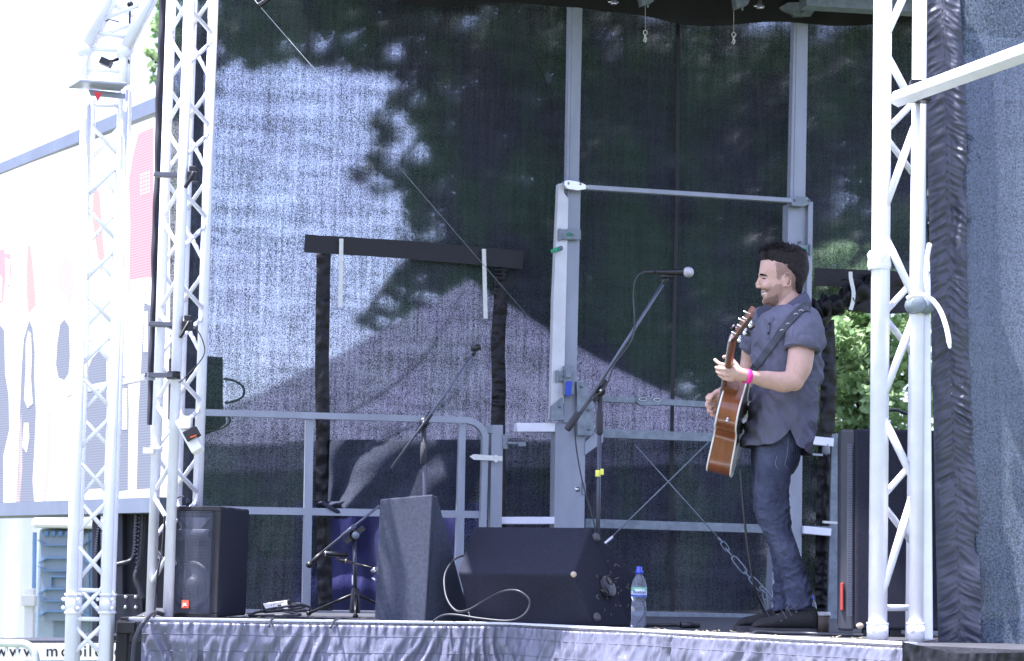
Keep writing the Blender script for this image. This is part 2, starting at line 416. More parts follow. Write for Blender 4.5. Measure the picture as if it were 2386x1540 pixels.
# ---- blue barrel / tarp seen through the torn doorway
m_tarp = mat('blue_tarpaulin', (.010, .012, .07), .5, 0, .3, 6, .8, 14, stretch=(1, 1, .4), col2=(.028, .03, .15))
def f(b):
    def fn(u, v):
        x = 690 + u * 440; p = P(x, 1170 + v * 330, 12.9)
        p.y += .10 * math.sin(u * 3.1) + .05 * noise.noise(Vector((u * 9, v * 4, 1))) ; return p
    b.grid(fn, 60, 40)
    def fn2(u, v):
        q = fn(u, v); q.y += .05; return q
    b.grid(fn2, 60, 40)
tag(one(f, 'tarpaulin', m_tarp, base=P(900, 1490, 12.9)), 'crumpled deep blue tarpaulin hanging behind the lifted door flap', 'tarpaulin')

# ---- white marquee far left
m_marq = mat('white_marquee_pvc', (.82, .82, .82), .6, 0, .03, 3)
b = MB()
q0 = PZ(-420, 27, GZ); q1 = PZ(330, 27, GZ)
mt = thing('marquee', 'plain white marquee standing behind the blue portable toilet', 'tent', q0)
def f(b):
    def fn(u, v):
        p = q0.lerp(q1, u); return Vector((p.x, p.y + .05 * math.sin(u * 60), GZ + v * 2.5))
    b.grid(fn, 60, 4)
    b.grid(lambda u, v: Vector((q1.x, q1.y + v * 5, GZ + u * 2.5)), 2, 2)
one(f, 'wall', m_marq, mt)
def f(b):
    e0 = Vector((q0.x - .1, q0.y - .15, GZ + 2.5)); e1 = Vector((q1.x + .1, q1.y - .15, GZ + 2.5))
    b.grid(lambda u, v: e0.lerp(e1, u) + Vector((0, v * 2.6, v * 1.1)), 6, 4)
one(f, 'roof', m_marq, mt)

# ---- portable toilet
m_blue = mat('faded_blue_plastic', (.22, .29, .36), .5, 0, .06, 6)
m_blue2 = mat('deep_blue_plastic', (.09, .20, .38), .5, 0, .06, 6)
YT = 19.0
tb = PZ(140, YT, GZ)
def T(x, y, d=0): return P(x, y, YT - d)
wc = thing('portable_toilet', 'blue portable toilet with ribbed door and vent slots', 'toilet', tb)
zt = T(140, 1232).z
x0 = T(82, 1350).x; x1 = T(216, 1350).x; dz = T(82, 1300).z
def f(b):
    b.box(((x0 + x1) / 2, YT + .55, (GZ + zt) / 2 + .05), x1 - x0, 1.0, zt - GZ - .1)
one(f, 'cabin', m_blue, wc, bevel=.03)
def f(b):
    b.box(((x0 + x1) / 2, YT + .5, zt + .05), x1 - x0 + .08, 1.16, .09)
one(f, 'roof', m_marq, wc, bevel=.03)
def vline(b, pts, w=.016, d=.03):
    w *= .62
    for p, q in zip(pts, pts[1:]): b.beam(T(*p, d), T(*q, d), w, .03)
door = one(lambda b: b.prism([T(95, 1243, .03), T(206, 1243, .03), T(206, 1446, .03), T(95, 1446, .03)], (0, .05, 0)), 'door', m_blue, wc)
def f(b):
    for k, y in enumerate((1300, 1372, 1424)):
        vline(b, [(90, y + 12), (108, y), (190, y), (208, y + 12)], .018, .05)
    for y in (1270, 1330, 1400):
        vline(b, [(88, y - 12), (106, y), (192, y), (210, y - 12)], .012, .05)
    vline(b, [(120, 1343), (178, 1343)], .02, .05); vline(b, [(120, 1343), (120, 1366)], .012, .05)
    vline(b, [(81, 1240), (78, 1450)], .05, .02); vline(b, [(212, 1240), (214, 1450)], .03, .02)
one(f, 'door_ribs', m_blue2, door)
def f(b):
    for k in range(6):
        x = 102 + k * 16.5; b.prism([T(x, 1238, .06), T(x + 10, 1238, .06), T(x + 10, 1248, .06), T(x, 1248, .06)], (0, .02, 0))
one(f, 'vent_slots', m_blue2, door)
one(lambda b: b.prism([T(180, 1350, .08), T(186, 1350, .08), T(186, 1362, .08), T(180, 1362, .08)], (0, .05, 0)), 'door_handle', M['paint_white'], door)
# white post left of toilet
def f(b):
    b.beam(PZ(66, 17.5, GZ), PZ(70, 17.5, GZ + 1.25), .08, .08)
    for z in (.25, .75, 1.15): b.box(PZ(68, 17.46, GZ + z), .12, .1, .09)
    b.box(PZ(66, 17.5, GZ + .02), .22, .22, .04)
tag(one(f, 'post', M['paint_white'], base=PZ(66, 17.5, GZ), bevel=.006), 'slim white post with square collars left of the blue toilet', 'post')
# red container on the ground
def f(b):
    p = PZ(186, 16.5, GZ); b.box(p + Vector((0, 0, .17)), .16, .2, .34); b.tube(cr([p + Vector((-.05, 0, .34)), p + Vector((-.03, 0, .40)), p + Vector((.04, 0, .40)), p + Vector((.06, 0, .34))], 4), .012)
    b.tube([p + Vector((-.06, 0, .33)), p + Vector((-.06, 0, .38))], .02)
tag(one(f, 'fuel_can', mat('red_plastic', (.55, .04, .03), .4), base=PZ(186, 16.5, GZ), bevel=.012), 'red plastic fuel can on the grass behind the pale truss tower', 'fuel can')

# ---- crowd barrier bottom left
m_bar = mat('barrier_steel', (.62, .68, .66), .45, .3, .08, 20)
YB = 9.6
cb = thing('crowd_barrier', 'rounded steel crowd barrier in the bottom left corner', 'barrier', PZ(-60, YB, GZ))
def B_(x, y): return P(x, y, YB)
one(lambda b: b.tube(cr([B_(-260, 1494), B_(-100, 1496), B_(30, 1499), B_(62, 1502), B_(80, 1520), B_(86, 1560)], 6) + [Vector((B_(86, 1560).x, YB, GZ + .1))], .018, 10), 'frame', m_bar, cb)
one(lambda b: b.tube([B_(-260, 1700), B_(100, 1702)], .014, 8), 'bottom_rail', m_bar, cb)
for i in range(12):
    x = -235 + i * 25
    one(lambda b: b.tube([B_(x, 1504), B_(x + 2, 1699)], .008, 6), 'bar', m_bar, cb)
one(lambda b: b.beam(Vector((B_(60, 1600).x, YB - .3, GZ + .02)), Vector((B_(60, 1600).x, YB + .3, GZ + .02)), .05, .03, Vector((0, 0, 1))), 'foot', m_bar, cb)

# ---- LED screen on its trailer
YR, YL = 13.0, 15.1
sa = P(345, 1163, YR); sb = P(0, 1172, YL)
sdir = (sb - sa); sdir.z = 0; slen = sdir.length; sdir.normalize()
sn = Vector((-sdir.y, sdir.x, 0)); sn = sn if sn.y < 0 else -sn
SCR = PS(Vector((sa.x, sa.y, 0)), None, sn)
def SP(x, y, off=0): return PS(Vector((sa.x, sa.y, 0)) + sn * off, None, sn)(x, y)
def screen_mat(name, c, e):
    m = bpy.data.materials.new(name); m.use_nodes = True; t = m.node_tree; L = t.links.new
    b = t.nodes['Principled BSDF']; tc = t.nodes.new('ShaderNodeTexCoord')
    wv = t.nodes.new('ShaderNodeTexWave'); wv.bands_direction = 'Z'; wv.inputs['Scale'].default_value = 18; wv.inputs['Distortion'].default_value = 0
    L(tc.outputs['Object'], wv.inputs[0])
    mx = t.nodes.new('ShaderNodeMix'); mx.data_type = 'RGBA'; L(wv.outputs[0], mx.inputs[0])
    mx.inputs[6].default_value = (*[v * .75 for v in c], 1); mx.inputs[7].default_value = (*[min(1, v * 1.25 + .01) for v in c], 1)
    L(mx.outputs[2], b.inputs['Emission Color']); b.inputs['Emission Strength'].default_value = e
    b.inputs['Base Color'].default_value = (.03, .03, .03, 1); b.inputs['Roughness'].default_value = .7
    return m
s_white = screen_mat('screen_white', (.9, .92, .95), .5)
s_pink = screen_mat('screen_pink', (.80, .40, .50), .36)
s_red = screen_mat('screen_red', (.85, .42, .44), .38)
s_dark = screen_mat('screen_slate', (.25, .29, .44), .34)
s_pale = screen_mat('screen_pale_pink', (.90, .66, .72), .33)
m_sframe = mat('grey_screen_frame', (.13, .155, .21), .5, .2, .1, 4)
base = Vector((sa.x, sa.y, GZ))
sc_ = thing('video_screen_trailer', 'large outdoor video screen on a trailer showing washed-out people', 'video screen', base)
pan = one(lambda b: b.prism([SP(357, 274), SP(-260, 503), SP(-260, 1180), SP(357, 1163)], -sn * .25), 'screen_panel', s_white, sc_)
def f(b):
    t0, t1 = SP(372, 246, .03), SP(-260, 492, .03); z0 = SP(0, 408).z
    A = SP(365, 271, .03); B = SP(-260, 503, .03); A.z = B.z = z0
    hh = .10
    b.prism([A, B, B + Vector((0, 0, hh * .6)), A + Vector((0, 0, hh))], -sn * .4)
    A = SP(365, 1163, .03); B = SP(-260, 1180, .03); zb = SP(0, 1172).z; A.z = B.z = zb
    b.prism([A, B, B - Vector((0, 0, .095)), A - Vector((0, 0, .095))], -sn * .4)
one(f, 'screen_frame', m_sframe, sc_)
pics = [
 (0, [(322, 312), (357, 296), (357, 645), (303, 652), (303, 690), (300, 680), (303, 520), (300, 420), (310, 360)]),
 (1, [(218, 430), (232, 450), (236, 500), (240, 560), (244, 600), (236, 640), (228, 600), (222, 560), (214, 500), (212, 450)]),
 (1, [(64, 572), (70, 570), (76, 610), (82, 680), (84, 712), (76, 720), (66, 735), (62, 690), (62, 620)]),
 (3, [(140, 620), (155, 600), (172, 620), (171, 680), (162, 716), (152, 690), (133, 670), (135, 640)]),
 (0, [(-30, 600), (8, 578), (12, 592), (25, 590), (26, 640), (20, 672), (12, 660), (8, 700), (-30, 735)]),
 (2, [(-30, 775), (0, 757), (10, 770), (12, 870), (20, 920), (22, 1000), (8, 1060), (8, 1173), (-30, 1173)]),
 (2, [(68, 745), (76, 765), (81, 820), (80, 880), (84, 960), (80, 1050), (76, 1120), (80, 1173), (36, 1173), (42, 1080), (46, 960), (50, 860), (55, 790)]),
 (2, [(140, 755), (150, 744), (161, 760), (163, 830), (160, 870), (150, 886), (136, 880), (130, 850), (133, 800)]),
 (2, [(214, 835), (235, 812), (248, 840), (250, 1138), (192, 1140), (190, 960), (200, 870)]),
 (2, [(285, 874), (298, 880), (300, 960), (298, 1142), (274, 1146), (278, 960), (276, 900)]),
 (2, [(336, 705), (350, 712), (350, 860), (352, 1138), (318, 1140), (322, 960), (328, 860)]),
 (3, [(112, 955), (120, 965), (118, 1080), (108, 1170), (100, 1170), (108, 1060)]),
 (3, [(44, 1000), (50, 960), (52, 1090), (46, 1170), (36, 1170), (42, 1080)]),
]
wh = [[(66, 770), (72, 778), (74, 830), (72, 880), (76, 940), (64, 950), (56, 930), (60, 860), (60, 800)],
      [(56, 985), (66, 985), (68, 1020), (62, 1055), (52, 1040)],
      [(12, 600), (23, 606), (22, 660), (14, 668)],
      [(0, 640), (5, 650), (4, 700), (-8, 700), (-8, 648)],
      [(286, 905), (296, 905), (296, 1000), (284, 1000)],
      [(336, 725), (344, 725), (344, 820), (334, 820)]]
for i in range(4):
    for j in range(6):
        wh.append([(327 + i * 6, 405 + j * 9 - i * 2), (330 + i * 6, 404 + j * 9 - i * 2), (330 + i * 6, 409 + j * 9 - i * 2), (327 + i * 6, 410 + j * 9 - i * 2)])
def f(b):
    for k, poly in pics: b.add([SP(x, y, .006) for x, y in poly], [tuple(range(len(poly)))], False, k)
    for poly in wh: b.add([SP(x, y, .012) for x, y in poly], [tuple(range(len(poly)))], False, 4)
one(f, 'screen_picture', [s_pink, s_red, s_dark, s_pale, s_white], pan)
# mast and hydraulics
m_mast = mat('charcoal_steel', (.022, .024, .038), .5, .2, .2, 6)
YM = 13.4
def Q(x, y, d=0): return P(x, y, YM - d)
def slab(b, x0, y0, x1, y1, d, t, mi=0): b.prism([Q(x0, y0, d), Q(x1, y0, d), Q(x1, y1, d), Q(x0, y1, d)], (0, t, 0), mi)
def f(b):
    slab(b, 256, 1180, 286, 1486, 0, .3); slab(b, 286, 1186, 345, 1500, -.12, .2); slab(b, 214, 1200, 228, 1470, -.3, .1); slab(b, 256, 1385, 332, 1486, .02, .02)
one(f, 'mast', m_mast, sc_, bevel=.004)
def f(b):
    for (x, y) in ((256, 1391), (256, 1415), (255, 1439), (255, 1464), (293, 1391), (316, 1391), (292, 1415), (316, 1415)):
        b.ball(Q(x, y, .03), .0125, 10)
one(f, 'bolt_heads', M['chrome'], sc_)
def f(b):
    b.tube(cr([Q(318, 1190, .06), Q(316, 1240, .06), Q(313, 1285, .06), Q(305, 1305, .06), Q(285, 1312, .08), Q(258, 1318, .08)], 6), .015, 8)
    b.tube(cr([Q(333, 1190, .06), Q(331, 1250, .06), Q(325, 1310, .06), Q(316, 1345, .06), Q(326, 1375, .06), Q(332, 1395, .06)], 6), .02, 8)
one(f, 'hoses', M['cable'], sc_)
def f(b):
    for (xa, ya, xb, yb) in ((226, 1225, 216, 1300), (315, 1195, 310, 1290), (322, 1195, 314, 1330)):
        for k in range(14):
            t = k / 13; slab(b, xa + (xb - xa) * t, ya + (yb - ya) * t, xa + (xb - xa) * t + 5, ya + (yb - ya) * t + 2.5, .09, .02)
one(f, 'cable_chain', mat('grey_link', (.12, .13, .17), .5), sc_)
YS = 12.6
def f(b): b.prism([P(-180, 1492, YS), P(290, 1492, YS), P(290, 1501, YS), P(-180, 1501, YS)], (0, .5, 0)); b.prism([P(172, 1480, YS), P(262, 1482, YS), P(262, 1493, YS), P(172, 1493, YS)], (0, .5, 0))
one(f, 'chassis', m_mast, sc_)
def f(b): b.prism([P(-180, 1498, YS - .02), P(288, 1499, YS - .02), P(288, 1538, YS - .02), P(-180, 1538, YS - .02)], (0, .03, 0))
sg = one(f, 'sign_board', M['paint_white'], sc_)
def text(name, s, mt_, parent, loc, xdir, zdir, size, ext=.003, bold=.0, align='CENTER'):
    cu = bpy.data.curves.new(name, 'FONT'); cu.body = s; cu.size = size; cu.extrude = ext; cu.align_x = align; cu.offset = bold
    o = bpy.data.objects.new(name, cu); COL.objects.link(o)
    dg = bpy.context.evaluated_depsgraph_get(); dg.update(); me = bpy.data.meshes.new_from_object(o.evaluated_get(dg))
    bpy.data.objects.remove(o)
    x = Vector(xdir).normalized(); z = Vector(zdir).normalized(); n = x.cross(z)
    me.transform(Matrix.Translation(Vector(loc)) @ Matrix((x, z, n)).transposed().to_4x4())
    me.materials.clear(); me.materials.append(mt_)
    r = bpy.data.objects.new(name, me); COL.objects.link(r); r.parent = parent; r.location = -ORG.get(parent.name, Vector((0, 0, 0))); ORG[r.name] = Vector((0, 0, 0))
    return r
def merge_objs(name, objs, mt_, parent):
    b = MB()
    for o in objs:
        me = o.data; b.add([v.co.copy() for v in me.vertices], [tuple(p.vertices) for p in me.polygons]); bpy.data.objects.remove(o)
    return b.build(name, mt_, parent)
ls = []
for ch, x in (('w', 3), ('w', 35), ('w', 68), ('m', 121), ('o', 152), ('b', 182), ('i', 198), ('l', 210), ('e', 229), ('l', 251), ('e', 274), ('d', 300)):
    if x < 290: ls.append(text('letter', ch, m_mast, sg, P(x, 1529, YS - .026), rt, up, .098, .002, .0010))

# ================================================================== STAGE
EL = PZ(300, 9.35); EM = PZ(1190, 9.75); ER = PZ(2112, 8.05); EX = PZ(2420, 7.75)
wl = PW(-60, 1400); wr = PW(2700, 1400)
m_deck = mat('scuffed_black_deck', (.05, .052, .06), .6, 0, .3, 9, .2, 60)
st = thing('stage_platform', 'raised stage deck with bright metal edge and dark scuffed boards', 'stage', Vector((EM.x, EM.y, GZ)))
deck_poly = [EL, EM, ER, EX, Vector((wr.x, wr.y + .6, 0)), Vector((wl.x + .85, wl.y + .6, 0))]
one(lambda b: b.prism([p + Vector((0, 0, -.10)) for p in deck_poly], (0, 0, .10)), 'deck_boards', m_deck, st)
def f(b):
    for p, q in ((EL, EM), (EM, ER)):
        n = Vector((-(q - p).y, (q - p).x, 0)).normalized()
        b.beam(p + n * .035, q + n * .035, .018, .07, n)
one(f, 'edge_trim', M['alu_lit'], st)
def f(b):
    for t in range(6):
        p = EL.lerp(EM, t / 5) + Vector((.05, .3, 0)); b.beam(Vector((p.x, p.y, GZ)), Vector((p.x, p.y, -.1)), .06, .06)
    for t in range(1, 6):
        p = EM.lerp(ER, t / 5) + Vector((-.1, .3, 0)); b.beam(Vector((p.x, p.y, GZ)), Vector((p.x, p.y, -.1)), .06, .06)
one(f, 'deck_legs', M['galv'], st)
def f(b):
    a = PZ(287, 9.33, -.005); b.beam(a, PZ(330, 9.6, -.005), .03, .03, Vector((0, 0, 1)))
    b.box(a + Vector((.02, -.02, -.03)), .08, .05, .05); b.beam(a, Vector((a.x, a.y, GZ)), .05, .05)
one(f, 'corner_frame', M['black_metal'], st, bevel=.003)

# skirt: ruched vinyl in three strips
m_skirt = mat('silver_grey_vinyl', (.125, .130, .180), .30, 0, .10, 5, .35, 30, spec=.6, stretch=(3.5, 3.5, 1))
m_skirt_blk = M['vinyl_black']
def skirt(poly, ny, top, drop, seed, amp=1):
    L = [0]
    for p, q in zip(poly, poly[1:]): L.append(L[-1] + (q - p).length)
    def at(s):
        for i in range(len(poly) - 1):
            if s <= L[i + 1] or i == len(poly) - 2:
                p, q = poly[i], poly[i + 1]; n = Vector(((q - p).y, -(q - p).x, 0)).normalized()
                return p.lerp(q, (s - L[i]) / (L[i + 1] - L[i])), n
    def fn(u, v):
        s = u * L[-1]; p, n = at(s); d = v * drop
        hem = min(1, abs(d - .045) / .03) * min(1, abs(d - .12) / .03)
        f1 = (.5 - abs(noise.noise(Vector((s * 24 + d * 2 + noise.noise(Vector((s * 5, d * 3, 1))), d * 5, seed)))) * 2) * .017
        big_ = noise.noise(Vector((s * 3.2 - d * 1.2, d * 1.6, seed + 5))) * .07 * min(1, d * 5)
        med = noise.noise(Vector((s * 13 + noise.noise(Vector((s * 2, d * 2, 2))) * 2.5, d * 1.3, seed + 9)))
        med = (.4 - abs(med) * 1.6) * .05 * min(1, d * 8)
        tilt = noise.noise(Vector((s * 40 + d * 12, d * 7, seed + 3))) * .009
        o = .8 * (f1 * (.25 + .75 * hem) + tilt * hem + big_ + med) * amp + .012 + d * .12
        sag = -.008 + .006 * noise.noise(Vector((s * 2.1, 0, seed)))
        return p + n * o + Vector((0, 0, top + sag * (1 - v) - d))
    return fn
b = MB(); b.grid(skirt([EL + Vector((.06, 0, 0)), EM, ER], 1, -.004, 1.2, 3), 900, 110)
sk = b.build('stage_skirt', m_skirt, None, Vector((EM.x, EM.y, GZ)))
tag(sk, 'wrinkled silver grey vinyl skirt hanging below the front stage edge', 'stage skirt')
md = sk.modifiers.new('thick', 'SOLIDIFY'); md.thickness = .002
def f(b):
    fn = skirt([EL + Vector((.06, 0, 0)), EM, ER], 1, -.004, 1.2, 3)
    for v in (.042, .105):
        b.tube([fn(i / 400, v) + Vector((0, -.003, 0)) for i in range(401)], .0016, 5)
one(f, 'hem_seam', mat('seam_thread', (.10, .10, .15), .6), sk)
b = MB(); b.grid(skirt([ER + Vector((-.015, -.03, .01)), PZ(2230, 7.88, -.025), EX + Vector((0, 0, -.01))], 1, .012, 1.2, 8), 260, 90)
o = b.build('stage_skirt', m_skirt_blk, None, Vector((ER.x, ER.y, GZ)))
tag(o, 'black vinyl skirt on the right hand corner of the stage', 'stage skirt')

# ---- roof
mr = mat('black_roof_cloth', (.006, .006, .007), .8, 0, .2, 5)
ZR = 3.80
rb = Vector((.3, 11, ZR))
rf = thing('stage_roof', 'black stage roof with a dark valance in view and an unseen sheet shading the stage', 'roof', Vector((.3, 11.5, ZR)))
fl = PZ(470, 10.05, 0); frp = PZ(2080, 8.9, 0)
rp = [Vector((-1.36, 9.2, ZR)), Vector((.95, 8.6, ZR)), Vector((1.0, 9.2, ZR)), Vector((wr.x, wr.y + .4, ZR)), Vector((-1.36, PW(380, 700).y + .3, ZR))]  # unseen roof outline, shaped to shade the stage and keep the towers sunlit
one(lambda b: b.prism(rp, (0, 0, .06)), 'roof_shade_sheet', mr, rf)
def f(b):
    top = lambda x: PW(x, 0, .25)
    def fn(u, v):
        x = 940 + u * 1260
        yb = 12 + max(0, min(1, (x - 1340) / 60)) * 10 + max(0, min(1, (x - 1380) / 200)) * 34 + 5 * math.sin(x * .02)
        p = PW(x, yb, .22 + .02 * math.sin(x * .05)); q = PW(x, -150, .2); return p.lerp(q, v)
    b.grid(fn, 90, 4)
one(f, 'roof_valance', mr, rf)
def f(b): b.beam(PW(1870, 4, .5), PW(2180, 22, .5), .075, .1); pass
one(f, 'roof_beam', M['galv'], rf)
for (x, y, s) in ((1492, -4, 1), (1712, 3, 1)):
    def f(b):
        b.prism([PW(x, y - 10, .45), PW(x + 38 * s, y - 10, .45), PW(x + 30, y + 8, .45), PW(x + 4, y + 16, .45)], WN * -.06)
        b.tube([PW(x + 17, y + 8, .45), PW(x + 17, y + 22, .45)], .006, 6)
    one(f, 'roof_bracket', M['galv'], rf, bevel=.003)
for (x, y) in ((1430, 2), (1770, 12)):
    def f(b):
        b.tube([PW(x, y - 14, .47), PW(x, y + 8, .47)], .012, 8); b.lathe(PW(x, y, .47), up, [(-.02, .022), (.0, .022), (.012, .014)], 8); b.tube([PW(x - 14, y + 2, .47), PW(x + 10, y + 3, .47)], .008, 6)
    one(f, 'wing_bolt', M['chrome'], rf)
for (x, y, lab) in ((1503, 70, 'small white cord loop hanging by the dark backdrop seam'), (1709, 75, 'faint cord loop hanging near the back post on the right')):
    def f(b):
        c = PW(x, y + 6, .3); b.tube([c + Vector((math.cos(a) * .012, 0, math.sin(a) * .013)) for a in [i * math.pi / 6 for i in range(13)]], .0028, 6)
        b.tube(cr([PW(x, y + 10, .3), PW(x - 1, y + 16, .3), PW(x + 2, y + 20, .3), PW(x - 1, y + 28, .3)], 4), .0055, 6)
        b.tube([PW(x + 1, y + 12, .3), PW(x - 5, y + 26, .3)], .003, 6)
        b.tube([PW(x, y, .3), PW(x, -20, .3)], .0012, 5)
    tag(one(f, 'cord_loop', M['strap_white'], base=PW(x, y, .3)), lab, 'cord')

# ---- backdrop
m_scrim = scrim_mat('black_shade_cloth', (.037, .047, .050), .38, .70, .58, 215, .28, cv=(.2, 2.0))
BW = thing('backdrop', 'tall black mesh backdrop with taped doorways across the back of the stage', 'backdrop', PW(1150, 1430))
H1 = [(770, 1206), (860, 1195), (1065, 1200), (1070, 1425), (772, 1425)]
H2 = [(1936, 735), (1975, 712), (2150, 712), (2150, 1440), (1934, 1440)]
def wfn(u, v):
    x = 396 + u * 1764; y = -130 + v * 1552
    o = .012 * math.sin(x * .018 + y * .002) + .01 * noise.noise(Vector((x * .01, y * .002, 0)))
    if y > 1000: o += .02 * noise.noise(Vector((x * .02, y * .004, 4)))
    return PW(x, y, o)
def keep(u, v):
    x = 396 + u * 1764; y = -130 + v * 1552
    return not inpoly(x, y, H1) and not inpoly(x, y, H2)
one(lambda b: b.grid(wfn, 252, 220, keep=keep), 'mesh_cloth', m_scrim, BW)
m_band = mat('black_webbing_band', (.006, .006, .010), .6, 0, .12, 50, .1, 200)
def strip(b, pts, wd, off=.03, th=.006, n=None, wr=0.0, seed=0):
    """pts: (x, y) centre line in the wall plane, wd display px width"""
    k = n or 40
    c = cr([Vector((x, y, 0)) for x, y in pts], max(2, k // (len(pts) - 1)))
    def fn(u, v):
        i = v * (len(c) - 1); a = int(min(i, len(c) - 2)); p = c[a].lerp(c[a + 1], i - a); t = (c[a + 1] - c[a]).normalized(); nn = Vector((-t.y, t.x, 0))
        q = p + nn * (u - .5) * wd * (1 + .05 * noise.noise(Vector((v * 14, seed, 0))))
        o = off
        if wr: o += wr * (noise.noise(Vector((u * 1.5, v * 38, seed))) + .6 * noise.noise(Vector((u * 4, v * 90, seed + 2)))) + wr * .8 * math.sin(u * math.pi)
        return PW(q.x, q.y, o)
    b.grid(fn, 8 if wr else 2, (len(c) - 1) * (4 if wr else 1))
one(lambda b: strip(b, [(709, 567), (960, 583), (1219, 606)], 42, .05), 'header_band', m_band, BW)
one(lambda b: strip(b, [(754, 580), (752, 700), (750, 850), (752, 1000), (752, 1150), (755, 1300), (758, 1425)], 33, .04, wr=.012, seed=1), 'side_band', M['vinyl_black'], BW)
one(lambda b: strip(b, [(1168, 625), (1166, 700), (1160, 800), (1162, 900), (1160, 990), (1162, 1200), (1162, 1425)], 33, .04, wr=.012, seed=2), 'side_band', M['vinyl_black'], BW)
one(lambda b: strip(b, [(1925, 745), (1930, 900), (1921, 1100), (1917, 1300), (1918, 1430)], 36, .04, wr=.014, seed=3), 'side_band', M['vinyl_black'], BW)
def f(b): strip(b, [(1579, 40), (1578, 400), (1572, 700), (1565, 1000), (1566, 1425)], 9, .02); strip(b, [(1240, 130), (1265, 180), (1290, 260)], 3, .02)
one(f, 'cloth_seam', m_band, BW)
one(lambda b: strip(b, [(452, 150), (448, 700), (432, 1180)], 44, .03), 'truss_shadow_strip', scrim_mat('shadow_dark_cloth', (.03, .034, .045), .44, .75, .18), BW)  # shadow of the left truss on the mesh, painted as a darker strip
for pts in ([(795, 556), (794, 640), (792, 714)], [(1127, 580), (1129, 660), (1131, 742)]):
    one(lambda b: strip(b, pts, 9.5, .07), 'hanging_strap', M['strap_white'], BW)
# door flap gathered to the lower left
m_flap = scrim_mat('gathered_shade_cloth', (.034, .040, .058), .45, .8, .03)
def f(b):
    def fn(u, v):
        top = Vector((768 + u * 385, 1024, 0)); bot = Vector((762 + u * 50 + (u ** 3) * 270, 1200 - 18 * math.sin(u * math.pi) + u * 4 - (u > .6) * (u - .6) * 30, 0))
        q = top.lerp(bot, v ** 1.2)
        fold = math.sin((u ** .7) * 15) * .030 * (v * 1.0 + .08) + .09 * math.sin(u * math.pi) * v + .03 * noise.noise(Vector((u * 5, v * 2, 3)))
        return PW(q.x, q.y, .05 + fold)
    b.grid(fn, 110, 60)
    def fn2(u, v):
        q = Vector((745 + u * 60 - 10 * math.sin(v * 6), 1168 + v * 40, 0)); return PW(q.x, q.y, .16 + .05 * math.sin(u * 9 + v * 7) * .6 + .03 * math.sin(v * 11))
    b.grid(fn2, 24, 16)
    b.tube(cr([PW(752, 1172, .2), PW(770, 1182, .25), PW(792, 1196, .22), PW(800, 1206, .2)], 5), [.012] * 16, 8)
one(f, 'door_flap', m_flap, BW)
# doorway at the right: header band, rolled flap, strap
def f(b):
    strip(b, [(1896, 645), (2020, 650), (2140, 655)], 42, .05); 
    def fn(u, v):
        x = 1960 + u * 190; y = 650 + v * (70 + 12 * math.sin(u * 3)) ; return PW(x, y, .055 + .02 * noise.noise(Vector((u * 5, v * 3, 2))))
    b.grid(fn, 20, 10)
one(f, 'header_band', M['vinyl_black'], BW)
def f(b):
    c = cr([PW(2040, 655, .09), PW(1990, 688, .11), PW(1945, 712, .12), PW(1905, 715, .12), PW(1885, 735, .1)], 8)
    rr = [.055 + .018 * math.sin(i * 1.3) + .012 * math.sin(i * 3.1) for i in range(len(c))]
    b.tube(c, rr, 18)
    for v_ in range(len(b.v)): b.v[v_] += Vector((0, 1, .6)) * .022 * noise.noise(b.v[v_] * 26)
    b.tube(cr([PW(1885, 735, .1), PW(1915, 745, .11), PW(1935, 725, .1), PW(1975, 705, .1)], 8), .035, 12)
one(f, 'rolled_flap', M['vinyl_black'], BW)
one(lambda b: strip(b, [(1981, 633), (1982, 650), (1988, 680), (1986, 705), (1981, 722)], 9, .19), 'hanging_strap', M['strap_white'], BW)

# guy wire in front of the backdrop
tag(one(lambda b: b.tube([PW(560, -38, .10), PW(1272, 786, .16)], .0022, 6), 'guy_wire', M['galv'], base=PW(1272, 786, .16)), 'long thin guy wire running diagonally across the mesh backdrop', 'wire')
def f(b): b.beam(PW(601, 15, .12), PW(640, -12, .12), .022, .03)
tag(one(f, 'wire_clip', M['black_plastic'], base=PW(601, 15, .12), bevel=.003), 'short black clip on the guy wire at the top edge', 'clip')

# speaker hung behind the backdrop, its outline showing through
bs = thing('loudspeaker', 'dark speaker outline with a cable loop behind the mesh, right of the truss', 'speaker', PW(470, 950, -.25))
def f(b): b.prism([PW(412, 822, -.2), PW(520, 832, -.2), PW(520, 940, -.2), PW(528, 985, -.2), PW(500, 1006, -.2), PW(410, 1000, -.2)], WN * -.35)
one(f, 'cabinet', M['carpet'], bs, bevel=.01)
def f(b):
    b.tube(cr([PW(520, 882, -.2), PW(548, 888, -.2), PW(568, 905, -.2), PW(564, 925, -.2), PW(540, 936, -.2), PW(524, 938, -.2)], 6), .007, 8)
    b.tube(cr([PW(526, 962, -.2), PW(536, 980, -.2), PW(520, 996, -.2), PW(480, 1006, -.2)], 6), .007, 8)
one(f, 'cable', M['cable'], bs)
# ================================================================== FRAMES
Z = Vector((0, 0, 0))
def FW(x, y, off): return PW(x, y, off)
def wbox(b, x0, y0, x1, y1, off, th, xs0=None, xs1=None):      # box facing camera in a plane parallel to the back wall; xs: x at the bottom
    xs0 = x0 if xs0 is None else xs0; xs1 = x1 if xs1 is None else xs1
    b.prism([FW(x0, y0, off), FW(xs0, y1, off), FW(xs1, y1, off), FW(x1, y0, off)], WN * -th)
def bolt(b, x, y, off, r=.012):
    b.lathe(FW(x, y, off), WN, [(-.01, r * 1.3), (.002, r * 1.3), (.003, r * .8), (.012, r * .7), (.014, 0)], 10)
GF = .20
